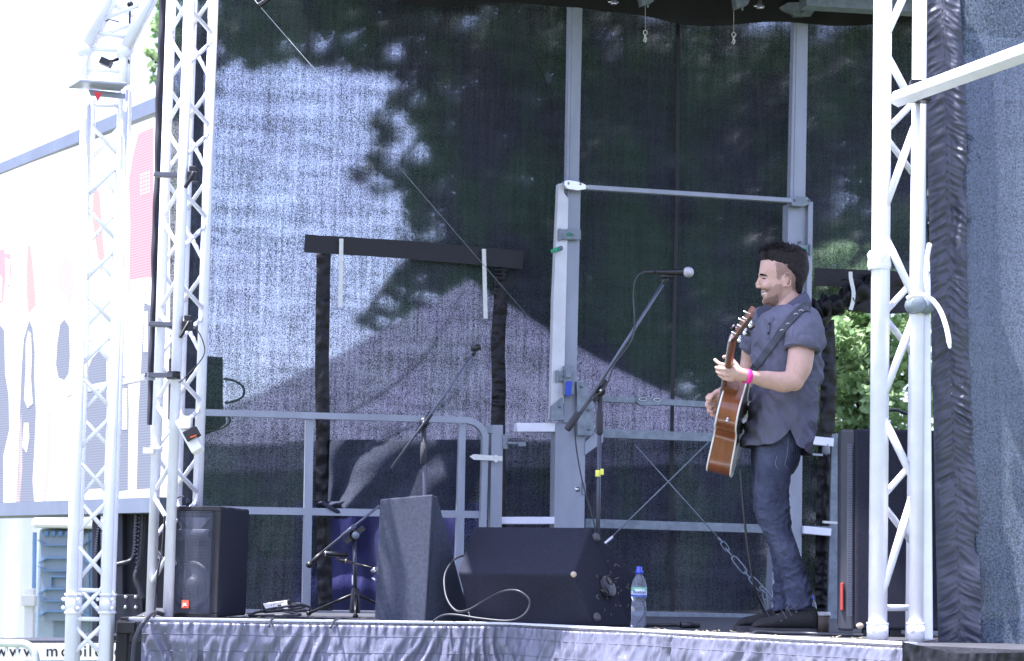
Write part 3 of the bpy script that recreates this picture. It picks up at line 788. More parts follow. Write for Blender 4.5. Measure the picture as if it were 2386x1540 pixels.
# left lifting mast
lm = thing('lifting_mast', 'tall grey aluminium lifting mast left of the main microphone', 'mast', FW(1325, 1440, GF))
def f(b):
    wbox(b, 1327, -40, 1334, 470, GF - .004, .05, 1319, 1326); wbox(b, 1334, -40, 1358, 470, GF, .06, 1326, 1348)
    wbox(b, 1322, 440, 1353, 985, GF + .01, .08, 1312, 1341)
one(f, 'inner_tube', M['alu'], lm, bevel=.003)
def f(b):
    b.prism([FW(x, y, GF + .03) for x, y in ((1301, 428), (1314, 426), (1314, 450), (1324, 462), (1313, 940), (1300, 950), (1300, 978), (1283, 975), (1289, 700))], WN * -.05)
one(f, 'slide_channel', mat('pale_aluminium', (.55, .56, .58), .45, .4, .1, 5), lm, bevel=.002)
def f(b): wbox(b, 1294, 985, 1364, 1450, GF + .0, .09, 1288, 1359)
one(f, 'outer_tube', M['alu'], lm, bevel=.004)
def f(b):
    b.prism([FW(x, y, GF + .07) for x, y in ((1316, 421), (1326, 419), (1352, 424), (1372, 434), (1364, 441), (1345, 444), (1322, 440), (1314, 430))], WN * -.07)
    for x, y in ((1324, 427), (1352, 428), (1367, 436)): bolt(b, x, y, GF + .07, .007)
one(f, 'coupler', M['chrome'], lm, bevel=.005)
def clamp(x0, y0, x1, y1, off=GF + .05):
    def f(b):
        wbox(b, x0, y0, x1, y1, off, .02); wbox(b, x0, y0 - 2, x0 + 4, y1 + 2, off + .012, .03); bolt(b, (x0 + x1) / 2 + 4, (y0 + y1) / 2, off + .003, .006)
    c = one(f, 'clamp_plate', M['galv'], lm, bevel=.002); return c
c1 = clamp(1303, 534, 1353, 558)
m_green = mat('green_paint', (.01, .30, .16), .5)
one(lambda b: b.lathe(FW(1326, 546, GF + .054), WN, [(0, .010), (.002, .010), (.003, 0)], 14), 'green_dot', m_green, c1)
c2 = clamp(1297, 864, 1320, 888)
def f(b): wbox(b, 1314, 852, 1338, 920, GF + .06, .03); wbox(b, 1318, 862, 1330, 880, GF + .075, .02)
one(f, 'latch_body', M['galv'], lm, bevel=.004)
one(lambda b: b.prism([FW(x, y, GF + .10) for x, y in ((1320, 888), (1334, 888), (1330, 922), (1321, 923), (1318, 912))], WN * -.02), 'latch_lever', mat('blue_plastic', (.02, .06, .42), .4), lm, bevel=.003)
def f(b): b.beam(FW(1286, 586, GF + .06), FW(1300, 580, GF + .09), .02, .03)
pn = one(lambda b: b.lathe(FW(1300, 581, GF + .03), WN, [(0, .014), (.05, .014), (.055, 0)], 12), 'lock_pin', M['galv'], lm)
one(f, 'green_tip', m_green, pn)
def f(b): b.prism([FW(x, y, GF + .055) for x, y in ((1286, 945), (1312, 925), (1313, 978), (1284, 980))], WN * -.04); bolt(b, 1303, 946, GF + .056, .009)
one(f, 'stop_plate', M['galv'], lm, bevel=.003)
def f(b):
    b.prism([FW(x, y, GF + .04) for x, y in ((1343, 888), (1368, 890), (1370, 920), (1383, 938), (1384, 1008), (1376, 1016), (1346, 1014))], WN * -.02)
    for x, y in ((1354, 899), (1369, 953), (1371, 998)): bolt(b, x, y, GF + .042, .011)
one(f, 'hinge_plate', M['galv'], lm, bevel=.003)
one(lambda b: bolt(b, 1345, 1140, GF + .0, .012), 'bolt', M['chrome'], lm)
one(lambda b: wbox(b, 1357, 1124, 1365, 1152, GF + .012, .02), 'small_plate', M['galv'], lm, bevel=.002)
def f(b): b.prism([FW(x, y, GF + .01) for x, y in ((1363, 1060), (1405, 1030), (1405, 1000), (1392, 1000), (1363, 1030))], WN * -.05)
one(f, 'gusset', M['alu'], lm, bevel=.003)
def f(b):
    wbox(b, 1205, 985, 1294, 1006, GF + .0, .06, 1205, 1293); wbox(b, 1165, 1204, 1292, 1221, GF + .0, .06)
one(f, 'side_arm', M['alu_lit'], lm, bevel=.004)

# right lifting mast
rm = thing('lifting_mast', 'grey lifting mast standing behind the guitarist', 'mast', FW(1840, 1440, GF))
def f(b):
    wbox(b, 1850, 30, 1856, 470, GF - .004, .05, 1840, 1848); wbox(b, 1856, 30, 1883, 470, GF, .06, 1848, 1876)
    wbox(b, 1836, 475, 1880, 1000, GF + .01, .08, 1828, 1868)
one(f, 'inner_tube', M['alu'], rm, bevel=.003)
one(lambda b: wbox(b, 1883, 470, 1894, 1000, GF + .04, .05, 1874, 1886), 'slide_channel', M['alu'], rm, bevel=.002)
def f(b): wbox(b, 1812, 1000, 1870, 1450, GF + .0, .09, 1795, 1866)
one(f, 'outer_tube', M['alu'], rm, bevel=.004)
def f(b):
    b.prism([FW(x, y, GF + .07) for x, y in ((1842, 460), (1852, 457), (1880, 459), (1888, 466), (1886, 476), (1870, 481), (1845, 479))], WN * -.07)
    for x, y in ((1850, 467), (1884, 467)): bolt(b, x, y, GF + .07, .007)
one(f, 'coupler', M['galv'], rm, bevel=.005)
def f(b):
    b.prism([FW(x, y, GF + .03) for x, y in ((1815, 18), (1835, 6), (1930, 3), (1932, 18), (1900, 22), (1888, 38), (1850, 38), (1842, 24), (1848, 34), (1820, 24))], WN * -.10)
    bolt(b, 1871, 30, GF + .04, .008)
one(f, 'head_bracket', M['galv'], rm, bevel=.004)
c1 = one(lambda b: (wbox(b, 1855, 571, 1890, 592, GF + .05, .02), wbox(b, 1886, 569, 1891, 594, GF + .062, .03), bolt(b, 1864, 564, GF + .03, .006)), 'clamp_plate', M['galv'], rm, bevel=.002)
one(lambda b: b.lathe(FW(1873, 580, GF + .054), WN, [(0, .010), (.002, .010), (.003, 0)], 14), 'green_dot', m_green, c1)

# strut between masts
def f(b): b.beam(FW(1366, 437, GF + .05), FW(1846, 468, GF + .05), .027, .04)
tag(one(f, 'cross_strut', M['alu'], base=FW(1366, 437, GF), bevel=.002), 'slim grey strut bolted high up between the two lifting masts', 'strut')

# rear rails between masts
rr = thing('guard_rail', 'dull steel rear guard rail running behind the guitarist with two long bars', 'guard rail', FW(1650, 1440, .1))
one(lambda b: b.beam(FW(1400, 1010, .12), FW(1935, 1030, .12), .052, .05), 'top_bar', M['galv'], rr, bevel=.003)
one(lambda b: b.beam(FW(1360, 1219, .12), FW(1935, 1237, .12), .052, .05), 'middle_bar', M['galv'], rr, bevel=.003)
one(lambda b: b.beam(FW(1360, 1431, .12), FW(1940, 1444, .12), .05, .05), 'bottom_bar', M['galv'], rr, bevel=.003)
one(lambda b: b.beam(FW(1948, 1012, .12), FW(1938, 1450, .12), .062, .05), 'post', M['galv'], rr, bevel=.003)
def f(b):
    b.beam(FW(1390, 928, .16), FW(1700, 946, .16), .036, .04); b.prism([FW(x, y, .19) for x, y in ((1486, 931), (1540, 936), (1536, 945), (1490, 944), (1480, 934))], WN * -.02)
b_ = one(f, 'tension_bar', M['galv'], rr, bevel=.002)
def f(b):
    for x, y in ((1497, 930), (1531, 932)):
        b.tube([FW(x + math.cos(a) * 9, y + math.sin(a) * 3.6, .19) for a in [i * math.pi / 7 for i in range(15)]], .0032, 6)
one(f, 'slot', M['chrome'], b_)
def f(b): b.beam(FW(1880, 1025, .2), FW(1938, 1031, .2), .05, .05); b.beam(FW(1868, 1234, .2), FW(1932, 1240, .2), .045, .05)
one(f, 'connector', M['alu_lit'], rr, bevel=.003)
def f(b): b.lathe(FW(1924, 1042, .2), -up, [(-.02, .024), (.035, .024), (.04, .018), (.05, .0)], 14); b.beam(FW(1885, 1058, .2), FW(1915, 1060, .2), .012, .02)
one(f, 'spring_latch', M['alu'], rr)
one(lambda b: b.beam(FW(1917, 1216, .2), FW(1950, 1218, .2), .014, .02), 'tie', M['strap_white'], rr)

# crossed brace wires
w1 = thing('brace_wire', 'brace wire running down right to a turnbuckle and chain beside the feet', 'wire', FW(1690, 1275, .25))
one(lambda b: b.tube([FW(1478, 1035, .18), FW(1681, 1262, .3)], .0035, 8), 'wire', M['galv'], w1)
def ringp(x0, y0, x1, y1, wd, off, n=20):
    a = Vector((x0, y0, 0)); c = Vector((x1, y1, 0)); d = (c - a); L = d.length; d.normalize(); nn = Vector((-d.y, d.x, 0)); pts = []
    for i in range(n + 1):
        t = 2 * math.pi * i / n; s = math.cos(t); u = math.sin(t)
        q = a + d * (L / 2 + L / 2 * (abs(s) ** .6) * (1 if s > 0 else -1)) + nn * wd / 2 * (abs(u) ** .6) * (1 if u > 0 else -1)
        pts.append(FW(q.x, q.y, off))
    return pts
one(lambda b: b.tube([FW(1672, 1252, .3), FW(1683, 1265, .3)], .007, 8), 'ferrule', M['galv'], w1)
one(lambda b: b.tube(ringp(1681, 1263, 1696, 1283, 11, .31), .0035, 7), 'thimble', M['galv'], w1)
def f(b): b.tube([FW(1690, 1276, .31), FW(1710, 1303, .31)], .0045, 7); b.tube(ringp(1706, 1297, 1737, 1335, 13, .31), .005, 8); b.tube([FW(1734, 1331, .31), FW(1749, 1350, .31)], .0045, 7)
one(f, 'turnbuckle', M['galv'], w1)
one(lambda b: b.tube(ringp(1746, 1344, 1776, 1376, 14, .32), .0045, 8), 'shackle', M['galv'], w1)
for k, q in enumerate(((1770, 1368, 1786, 1380, 7), (1779, 1380, 1784, 1402, 9), (1781, 1396, 1786, 1412, 5), (1779, 1408, 1786, 1428, 9), (1785, 1380, 1797, 1396, 6))):
    one(lambda b: b.tube(ringp(*q, .33 - .004 * k), .0042, 8), 'chain_link', M['galv'], w1)
w2 = thing('brace_wire', 'brace wire rising right from behind the wedge monitor towards the guitar', 'wire', FW(1415, 1262, .25))
one(lambda b: b.tube([FW(1416, 1260, .25), FW(1650, 1030, .18)], .0042, 8), 'wire', M['galv'], w2)
one(lambda b: b.tube([FW(1404, 1270, .25), FW(1427, 1250, .25)], .0075, 8), 'ferrule', M['alu_lit'], w2)

# left guard rail with rounded corner
gr = thing('guard_rail', 'pale aluminium guard rail with a rounded corner behind the left monitor', 'guard rail', FW(716, 1425, .22))
GO = .24
def sq(b, pts, s):
    pts = [FW(x, y, GO) for x, y in pts]
    c = []
    for p in pts: c.append(p)
    n = WN
    vs = []
    for i, p in enumerate(c):
        t = (c[min(i + 1, len(c) - 1)] - c[max(i - 1, 0)]).normalized(); u = t.cross(n).normalized()
        for a, d in ((-1, -1), (1, -1), (1, 1), (-1, 1)): vs.append(p + u * a * s / 2 + n * d * .02)
    k = len(c)
    fs = [(i * 4 + j, i * 4 + (j + 1) % 4, i * 4 + 4 + (j + 1) % 4, i * 4 + 4 + j) for i in range(k - 1) for j in range(4)]
    b.add(vs, fs + [(3, 2, 1, 0), tuple((k - 1) * 4 + j for j in range(4))])
arc = [(1085 + 44 * math.sin(a), 1024 - 44 * math.cos(a)) for a in [i * math.pi / 16 for i in range(1, 9)]]
one(lambda b: sq(b, [(405, 959), (1085, 979)] + arc + [(1124, 1230), (1120, 1432)], .035), 'top_rail', M['alu'], gr)
one(lambda b: wbox(b, 713, 978, 731, 1420, GO - .005, .035, 705, 723), 'upright', M['alu'], gr)
one(lambda b: wbox(b, 1070, 990, 1085, 1432, GO - .005, .03, 1058, 1078), 'upright', M['alu'], gr)
def f(b): b.beam(FW(405, 1186, GO - .02), FW(1125, 1199, GO - .02), .04, .03)
one(f, 'middle_rail', M['alu'], gr)
one(lambda b: b.beam(FW(405, 1424, GO - .02), FW(1125, 1436, GO - .02), .035, .03), 'bottom_rail', M['alu'], gr)
# gate post beside it
gp = thing('gate_post', 'short grey gate post with toggle latch next to the rounded rail end', 'post', FW(1155, 1440, GO))
one(lambda b: wbox(b, 1145, 990, 1172, 1450, GO, .05, 1138, 1166), 'post_tube', M['alu'], gp, bevel=.003)
one(lambda b: wbox(b, 1129, 990, 1147, 1010, GO + .01, .04), 'stub_plate', M['galv'], gp, bevel=.003)
def f(b): wbox(b, 1172, 1012, 1183, 1046, GO + .01, .03); b.tube([FW(1183, 1032, GO + .02), FW(1224, 1034, GO + .02)], .009, 8); wbox(b, 1208, 1029, 1225, 1040, GO + .035, .02)
one(f, 'toggle_latch', M['galv'], gp, bevel=.003)
def f(b):
    b.prism([FW(x, y, GO + .035) for x, y in ((1094, 1063), (1104, 1058), (1170, 1063), (1170, 1074), (1104, 1071))], WN * -.004); wbox(b, 1152, 1060, 1159, 1077, GO + .04, .004)
tag(one(f, 'buckled_strap', M['strap_white'], base=FW(1130, 1066, GO)), 'short white buckled strap tying the rounded rail to the gate post', 'strap')

# ================================================================== TRUSSES
def chord(b, pts, r): b.tube(pts, r, 16)
def truss(t, chords, r, braces, rb, m1, m2=None):
    for a, c in chords: one(lambda b: b.tube([a, c], r, 18), 'chord', m1, t)
    for a, c in braces: one(lambda b: b.tube([a, c], rb, 10), 'brace', m2 or m1, t)
YA, YBk, YC, YD = 9.95, 9.62, 9.9, 10.2
lt = thing('truss_tower', 'white lit square truss tower standing at the left front corner of the stage', 'truss tower', PZ(395, 9.7))
def ch(xt, xb, Y, y1=1440, y0=-260):
    a = P(xb, y1, Y); d = (xt - xb) / 1440.0
    t = P(xb + d * (y1 - y0), y0, Y)
    return lambda y: P(xb + d * (y1 - y), y, Y), P(xb + d * (y1 - y0), y0, Y), PZ(xb, Y)
A_, At, Ab = ch(399, 351, YA); B__, Bt, Bb = ch(440, 391, YBk); C_, Ct, Cb = ch(497, 452, YC); D_, Dt, Db = ch(449, 404, YD)
br = []
for k in range(-2, 8):
    y = 88 + k * 214; 
    if y < 1480:
        br += [(C_(y - 8), B__(y - 72)), (C_(y + 8), B__(y + 66))]
        if y - 20 < 1430: br += [(A_(y - 13), B__(y - 88)), (A_(y + 2), B__(y + 66))]
    y2 = y + 108
    if y2 + 100 < 1430: br += [(C_(y2 - 8), D_(y2 - 96)), (C_(y2 + 8), D_(y2 + 80)), (A_(y2 - 8), D_(y2 - 80)), (A_(y2 + 8), D_(y2 + 80))]
br = [q for q in br if min(q[0].z, q[1].z) > .02]
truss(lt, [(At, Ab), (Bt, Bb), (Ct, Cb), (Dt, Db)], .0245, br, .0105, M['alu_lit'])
def f(b):
    b.tube([A_(1052), A_(1040)], .03, 12)
    b.box(A_(1051) + Vector((-.03, -.03, 0)), .05, .05, .028)
one(f, 'coupler', M['alu_lit'], lt)
for (y, nm) in ((410, 'upper'), (757, 'lower')):
    def f(b):
        pa = A_(y); pb = B__(y + 3)
        b.beam(pa + Vector((-.04, -.03, 0)), pb + Vector((.06, -.03, 0)), .024, .03); b.box(pb + Vector((.05, -.02, 0)), .05, .05, .045); b.box(pb + Vector((.05, -.02, .035)), .035, .03, .03)
        b.tube([pb + Vector((.06, -.04, .02)), pb + Vector((.02, -.05, -.06))], .010, 8)
    o_ = tag(one(f, 'truss_clamp', M['black_metal'], base=B__(y), bevel=.004), nm + ' black clamp strapped round the white left stage truss', 'clamp')
    pa = A_(y); pb = B__(y + 3)
    if y > 700: one(lambda b: b.tube(cr([pb + Vector((.08, -.02, 0)), pb + Vector((.12, -.02, -.06)), pb + Vector((.13, -.02, -.14)), pb + Vector((.05, -.02, -.24)), pb + Vector((.02, -.02, -.27))], 6), .003, 6), 'lead', M['cable'], o_)
def f(b):
    b.beam(P(421, 978, 9.55), P(462, 1052, 9.5), .055, .055); b.box(P(433, 985, 9.52), .055, .06, .06)
wl_ = thing('work_light', 'white tube work light with black collar strapped inside the left truss', 'lamp', P(440, 1010, 9.5))
one(f, 'lamp_body', M['paint_white'], wl_, bevel=.006)
def f(b): b.beam(P(431, 1014, 9.515), P(463, 1008, 9.49), .04, .065, None)
one(lambda b: b.beam(P(441, 1000, 9.5), P(453, 1022, 9.5), .064, .07), 'collar', M['black_plastic'], wl_, bevel=.004)
one(lambda b: b.beam(P(446, 1020, 9.49), P(460, 1015, 9.49), .007, .08), 'orange_ring', mat('orange_rubber', (.6, .10, .02), .5), wl_)

# black drape edge left of truss
def f(b):
    YD_ = 10.3
    def fn(u, v):
        y = -200 + v * 1190; xl = 370 - (y / 985) * 28; xr = 389 - (y / 985) * 31
        x = xl + (xr - xl) * u + 1.2 * math.sin(y * .02); p = P(x, y, YD_); p.y += .03 * math.sin(u * math.pi) * -1 + .01 * math.sin(y * .05); return p
    b.grid(fn, 8, 80)
    b.grid(lambda u, v: fn(1 - u, v) + Vector((0, .04, 0)), 8, 80)
tag(one(f, 'black_drape', mat('dark_drape', (.012, .012, .022), .75), base=P(350, 985, 10.3)), 'narrow black drape edge hanging behind the left stage truss', 'drape')
# brace tube from the far-left tower to the truss
tb_ = thing('brace_tube', 'square white brace tube joining the two truss towers on the left', 'brace tube', P(250, 895, 9.6))
one(lambda b: b.beam(P(155, 917, 9.35), P(346, 878, 9.75), .03, .03), 'tube', M['alu_lit'], tb_, bevel=.002)
def f(b): b.beam(P(344, 874, 9.72), P(408, 875, 9.5), .020, .03); b.tube([P(404, 866, 9.55), P(404, 883, 9.55)], .032, 14)
one(f, 'band_clamp', M['black_metal'], tb_)
one(lambda b: b.beam(P(344, 877, 9.70), P(360, 877, 9.70), .034, .036), 'end_sleeve', M['alu'], tb_)

# far left tower
ft = thing('truss_tower', 'pale overexposed truss tower in front of the video screen with a canted top', 'truss tower', PZ(200, 9.1, GZ))
YF = 9.1
def fch(x200, x1500, Y):
    d = (x200 - x1500) / 1300.0
    g = lambda y: P(x1500 + d * (1500 - y), y, Y)
    bot = g(1540)
    dirv = (g(200) - g(1540)); k = (GZ - bot.z) / dirv.z
    return g, g(212), bot + dirv * k
fA, fAt, fAb = fch(203, 164, YF); fB, fBt, fBb = fch(288, 243, YF + .05); fC, fCt, fCb = fch(212, 174, YF + .30); fD, fDt, fDb = fch(296, 252, YF + .34)
br = []
for a, c in ((277, 345), (365, 450), (455, 535)): pass
ys = [(fB(277), fA(353)), (fA(353), fB(310 + 110)), (fA(372), fB(450)), ]
br = []
y = 280
k = 0
while y < 1330:
    br += [(fA(y), fB(y + 88)), (fB(y + 100), fA(y + 184))]
    br += [(fC(y + 96), fD(y)), (fC(y + 100), fD(y + 190))]
    y += 196
for yy in (245, 1374, 1441): br += [(fA(yy), fB(yy + 2)), (fC(yy), fD(yy + 2))]
br += [(fA(1450), fB(1530)), (fB(1450), fA(1530)), (fA(1560), fB(1640)), (fA(1720), fB(1640))]
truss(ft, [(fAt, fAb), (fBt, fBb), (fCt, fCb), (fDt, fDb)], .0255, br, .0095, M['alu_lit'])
def f(b):
    for g in (fA, fB, fC, fD):
        for yy in (1385, 1427): b.tube([g(yy - 3), g(yy + 3)], .032, 14)
        b.tube([g(1390), g(1422)], .028, 14)
    for g in (fA, fB):
        for yy in (1396, 1416): b.ball(g(yy) + Vector((.032, -.02, 0)), .009, 8); b.ball(g(yy) + Vector((-.032, -.02, 0)), .009, 8)
one(f, 'chord_couplers', M['alu_lit'], ft)
def f(b):
    b.prism([P(185, 190, 8.93), P(295, 198, 8.93), P(281, 213, 9.04), P(159, 206, 9.04)], (0, 0, .012))
    b.prism([P(205, 208, 9.0), P(290, 217, 9.05), P(290, 229, 9.05), P(210, 222, 9.0)], (0, .02, 0))
hd = one(f, 'head_plate', M['alu'], ft, bevel=.002)
one(lambda b: b.prism([P(218, 214, 8.94), P(238, 216, 8.94), P(227, 236, 8.94)], (0, .006, 0)), 'red_marker', mat('red_marker', (.55, .015, .02), .5), hd)
def f(b):
    for (x, Y) in ((196, 9.02), (288, 9.06), (204, 9.4), (296, 9.4)):
        b.tube([P(x - 2, 200, Y), P(x, 112, Y)], .020, 12)
    b.tube([P(198, 162, 9.02), P(286, 168, 9.06)], .008, 8)
    b.prism([P(172, 200, 9.2), P(190, 125, 9.2), P(196, 125, 9.2), P(196, 200, 9.2)], (0, .02, 0))
    b.prism([P(196, 176, 9.3), P(288, 180, 9.3), P(288, 200, 9.3), P(196, 200, 9.3)], (0, .02, 0))
one(f, 'sleeve_block', M['alu_lit'], ft)
ja = [(P(197, 118, 9.02), P(275, -60, 9.02)), (P(288, 122, 9.06), P(372, -60, 9.06)), (P(208, 108, 9.34), P(290, -60, 9.34)), (P(296, 112, 9.4), P(384, -60, 9.4))]
for a, c in ja:
    one(lambda b: b.tube([a, c], .026, 14), 'chord', M['alu_lit'], ft)
    one(lambda b: b.ball(a, .036, 12), 'joint', M['alu_lit'], ft)
jb = [(0, 1, .02, .0), (0, 1, .25, .16), (0, 1, .38, .62), (0, 1, .78, .64), (2, 3, .1, .35), (2, 3, .6, .35)]
for i, j, s, t_ in jb:
    one(lambda b: b.tube([ja[i][0].lerp(ja[i][1], s), ja[j][0].lerp(ja[j][1], t_ + .02)], .0095, 8), 'brace', M['alu_lit'], ft)
def f(b):
    c = P(247, 146, 9.1); b.box(c, .05, .05, .03, Matrix.Rotation(.4, 3, 'Y')); b.tube([c, c + Vector((.06, 0, .02))], .008, 8); b.tube([P(297, 118, 9.1), P(296, 142, 9.1)], .005, 6); b.box(P(294, 144, 9.1), .03, .03, .015)
    b.tube(cr([P(248, 45, 9.1), P(262, 47, 9.1), P(278, 52, 9.1)], 4), .003, 6); b.ball(P(248, 44, 9.1), .013, 8); b.ball(P(303, 10, 9.1), .015, 8); b.tube([P(303, 10, 9.1), P(302, 55, 9.1)], .005, 6)
one(f, 'rigging', M['black_metal'], ft)

# ---- right front truss
YRt = 8.45
rtw = thing('truss_tower', 'bright white truss tower in the foreground right of the guitarist', 'truss tower', PZ(2080, YRt))
def rch(xt, xb, Y):
    d = (xt - xb) / 1485.0
    g = lambda y, dx=0: P(xb + d * (1485 - y) + dx, y, Y)
    return g, g(-300), PZ(xb, Y)
rL, rLt, rLb = rch(2056, 2044, YRt); rR, rRt, rRb = rch(2142, 2133, YRt - .05); rB, rBt, rBb = rch(2136, 2118, YRt + .42)
for a, c, r in ((rLt, rLb, .0385), (rRt, rRb, .0300), (rBt, rBb, .018)):
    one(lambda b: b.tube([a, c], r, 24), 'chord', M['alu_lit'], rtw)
# braces: (x0,y0)-(x1,y1) and depths
def rbz(x0, y0, x1, y1, front):
    d0, d1 = (-.015, -.03) if front else (.02, .35)
    one(lambda b: b.tube([P(x0, y0, YRt + d0), P(x1, y1, YRt + d1)], .0165 if front else .0135, 12), 'brace', M['alu_lit'], rtw)
for q in ((2060, 92, 2108, -16), (2058, 116, 2116, 224), (2052, 508, 2130, 296), (2054, 536, 2130, 694), (2052, 936, 2128, 742), (2054, 966, 2124, 1110), (2046, 1408, 2124, 1160)): rbz(*q, True)
for q in ((2068, 300, 2134, 232), (2068, 326, 2136, 418), (2066, 722, 2130, 652), (2064, 744, 2130, 830), (2060, 1152, 2120, 1084), (2060, 1180, 2120, 1260), (2055, 1416, 2125, 1416)): rbz(*q, False)
def f(b):
    for g, r in ((rL, .045), (rR, .037)):
        b.tube([g(1456), g(1450)], r, 20); b.tube([g(1488), g(1450)], r * .97, 20)
        for dx in (-12, 12): b.ball(g(1468, dx) + Vector((0, -.03, 0)), .012, 8)
one(f, 'foot_sockets', M['alu_lit'], rtw)
def f(b): b.prism([P(2143, 732, YRt - .05), P(2168, 732, YRt - .05), P(2174, 1492, YRt - .05), P(2146, 1492, YRt - .05)], (0, .06, 0))
one(f, 'square_leg', M['alu_lit'], rtw, bevel=.008)
def f(b):
    b.lathe(P(2130, 712, YRt - .07), (0.15, -1, 0), [(-.02, .036), (.045, .036), (.05, .03), (.05, .0)], 20); b.lathe(P(2150, 714, YRt - .06), (0.35, -1, 0), [(-.02, .034), (.035, .034), (.04, .0)], 20)
one(f, 'swivel_clamp', M['galv'], rtw)
def f(b): b.box(P(2140, 196, YRt - .1), .075, .05, .03); b.box(P(2138, 232, YRt - .11), .10, .07, .02)
one(f, 'beam_bracket', M['black_metal'], rtw, bevel=.005)
def f(b):
    c = P(2048, 607, YRt)
    for i, (h, r) in enumerate(((0, .046),)):
        b.lathe(c + Vector((0, 0, -.04)), (0, 0, 1), [(0, .044), (.02, .05), (.05, .047), (.065, .051), (.08, .041)], 24)
tag(one(f, 'paper_collar', mat('white_paper', (.75, .75, .74), .8, 0, .05, 20, .6, 40), base=P(2048, 607, YRt)), 'white paper wrapped round the left tube of the right truss', 'paper')
# white belts
def f(b):
    for pts in ([(2166, 566), (2160, 600), (2158, 650), (2163, 690)], [(2112, 697), (2130, 688), (2160, 690), (2188, 720), (2205, 765), (2213, 812)]):
        c = cr([P(x, y, YRt - .16 - .02 * i) for i, (x, y) in enumerate(pts)], 8)
        vs = []; k = len(c)
        for i, p in enumerate(c):
            t = (c[min(i + 1, k - 1)] - c[max(i - 1, 0)]).normalized(); u = t.cross(Vector((0, 1, 0))).normalized(); wd = .010 * (1 if 0 < i < k - 3 else (.3 if i == k - 1 or i == 0 else .7))
            vs += [p - u * wd, p + u * wd, p + u * wd + Vector((0, .004, 0)), p - u * wd + Vector((0, .004, 0))]
        b.add(vs, [(i * 4 + j, i * 4 + (j + 1) % 4, i * 4 + 4 + (j + 1) % 4, i * 4 + 4 + j) for i in range(k - 1) for j in range(4)], True)
tag(one(f, 'belt_tie', mat('white_rubber_belt', (.75, .75, .74), .5), base=P(2150, 700, YRt - .16)), 'white rubber belt looped round the right truss with its end hanging free', 'strap')
def f(b): b.beam(P(2086, 232, YRt - .13), P(2086, 232, YRt - .13).lerp(P(2560, 60, YRt - 1.9), 1.7), .050, .05)
tag(one(f, 'brace_beam', M['alu_lit'], base=P(2100, 225, YRt - .13), bevel=.004), 'thick square white beam slanting out of frame at the upper right', 'beam')

# ---- right side curtain
cs = thing('side_curtain', 'black vinyl and blue grey mesh curtain at the right edge of the picture', 'curtain', PZ(2280, 8.25, -.02))
m_vin = mat('ruched_dark_vinyl', (.045, .050, .072), .36, 0, .15, 7, .08, 60, spec=.5)
ch_ = PZ(2165, 8.55); c2_ = PZ(2420, 8.42)
cn = Vector(((c2_ - ch_).y, -(c2_ - ch_).x, 0)).normalized()
CP = PS(ch_, None, cn)
def CPo(x, y, o): return PS(ch_ + cn * o, None, cn)(x, y)
def edgeL(y): return 2152 + y * .022
def edgeM(y): return 2236 + y * .031 + 5 * math.sin(y * .006)
def f(b):
    def fn(u, v):
        y = -150 + v * 1665; x = edgeL(y) + (edgeM(y) - edgeL(y)) * u
        a = .5 if u < .5 else -.5
        seamf = min(1, abs(u - .5) * 9) * min(1, u * 9) * (1 if u > .5 else 1)
        rch_ = noise.noise(Vector((u * 1.2 + 3, y * .050 + a * u * 6, 1 if u < .5 else 7)))
        rch2 = noise.noise(Vector((u * 2.6, y * .13 + a * u * 10, 3)))
        o = (.010 * (.4 - abs(rch_) * 1.8) + .004 * rch2) * seamf + .02 * noise.noise(Vector((u * 2, y * .006, 9)))
        if u > .6: o += .03 * noise.noise(Vector((u * 3, y * .013, 5))) * (u - .5) * 2
        return CPo(x, y, o + .02)
    b.grid(fn, 60, 620)
one(f, 'vinyl_border', m_vin, cs)
m_wing = scrim_mat('blue_grey_shade_cloth', (.064, .082, .112), .40, .66, .03, 150, .16, cv=(.35, 1.65))
def f(b):
    def fn(u, v):
        y = -150 + v * 1668; x = edgeM(y) - 6 + 330 * u
        return CPo(x, y, .012 * math.sin(u * 9 + y * .002) + .004)
    b.grid(fn, 50, 90)
one(f, 'mesh_panel', m_wing, cs)
def f(b):
    for y0 in (0,):
        for du in (.42,):
            pts = []
            for i in range(160):
                y = -150 + i / 159 * 1660; pts.append(CPo(edgeL(y) + (edgeM(y) - edgeL(y)) * .5, y, .035))
            for i in range(0, 158, 1):
                if i % 2 == 0: b.tube([pts[i], pts[i + 1]], .0022, 5)
one(f, 'stitching', mat('pale_thread', (.05, .052, .075), .7), cs)
# ================================================================== SPEAKERS
def box6(b, fr, back, mi=0): b.prism(fr, back, mi)
# left speaker
YSf = 9.62
sl_ = thing('loudspeaker', 'black loudspeaker with mesh grille and red badge at the left end of the stage', 'speaker', PZ(440, 9.6))
fl0, fr0 = PZ(384, 9.70), PZ(508, 9.55)
ztop = P(387, 1179, 9.70).z
ft_dir = (fr0 - fl0).normalized(); nrm_f = Vector((ft_dir.y, -ft_dir.x, 0))
side_end = PZ(573, 10.02)
wv = Vector((fr0.x - fl0.x, fr0.y - fl0.y, 0)); sv = Vector((side_end.x - fr0.x, side_end.y - fr0.y, 0)); H_ = Vector((0, 0, ztop))
def f(b):
    q = [fl0, fr0, fr0 + sv, fl0 + sv * .96]
    b.prism([p + Vector((0, 0, .012)) for p in q], (0, 0, ztop - .012))
cabn = one(f, 'cabinet', M['carpet'], sl_, bevel=.010)
def FS(u, v, o): return fl0 + wv * u + H_ * v + nrm_f * o          # front face coordinates
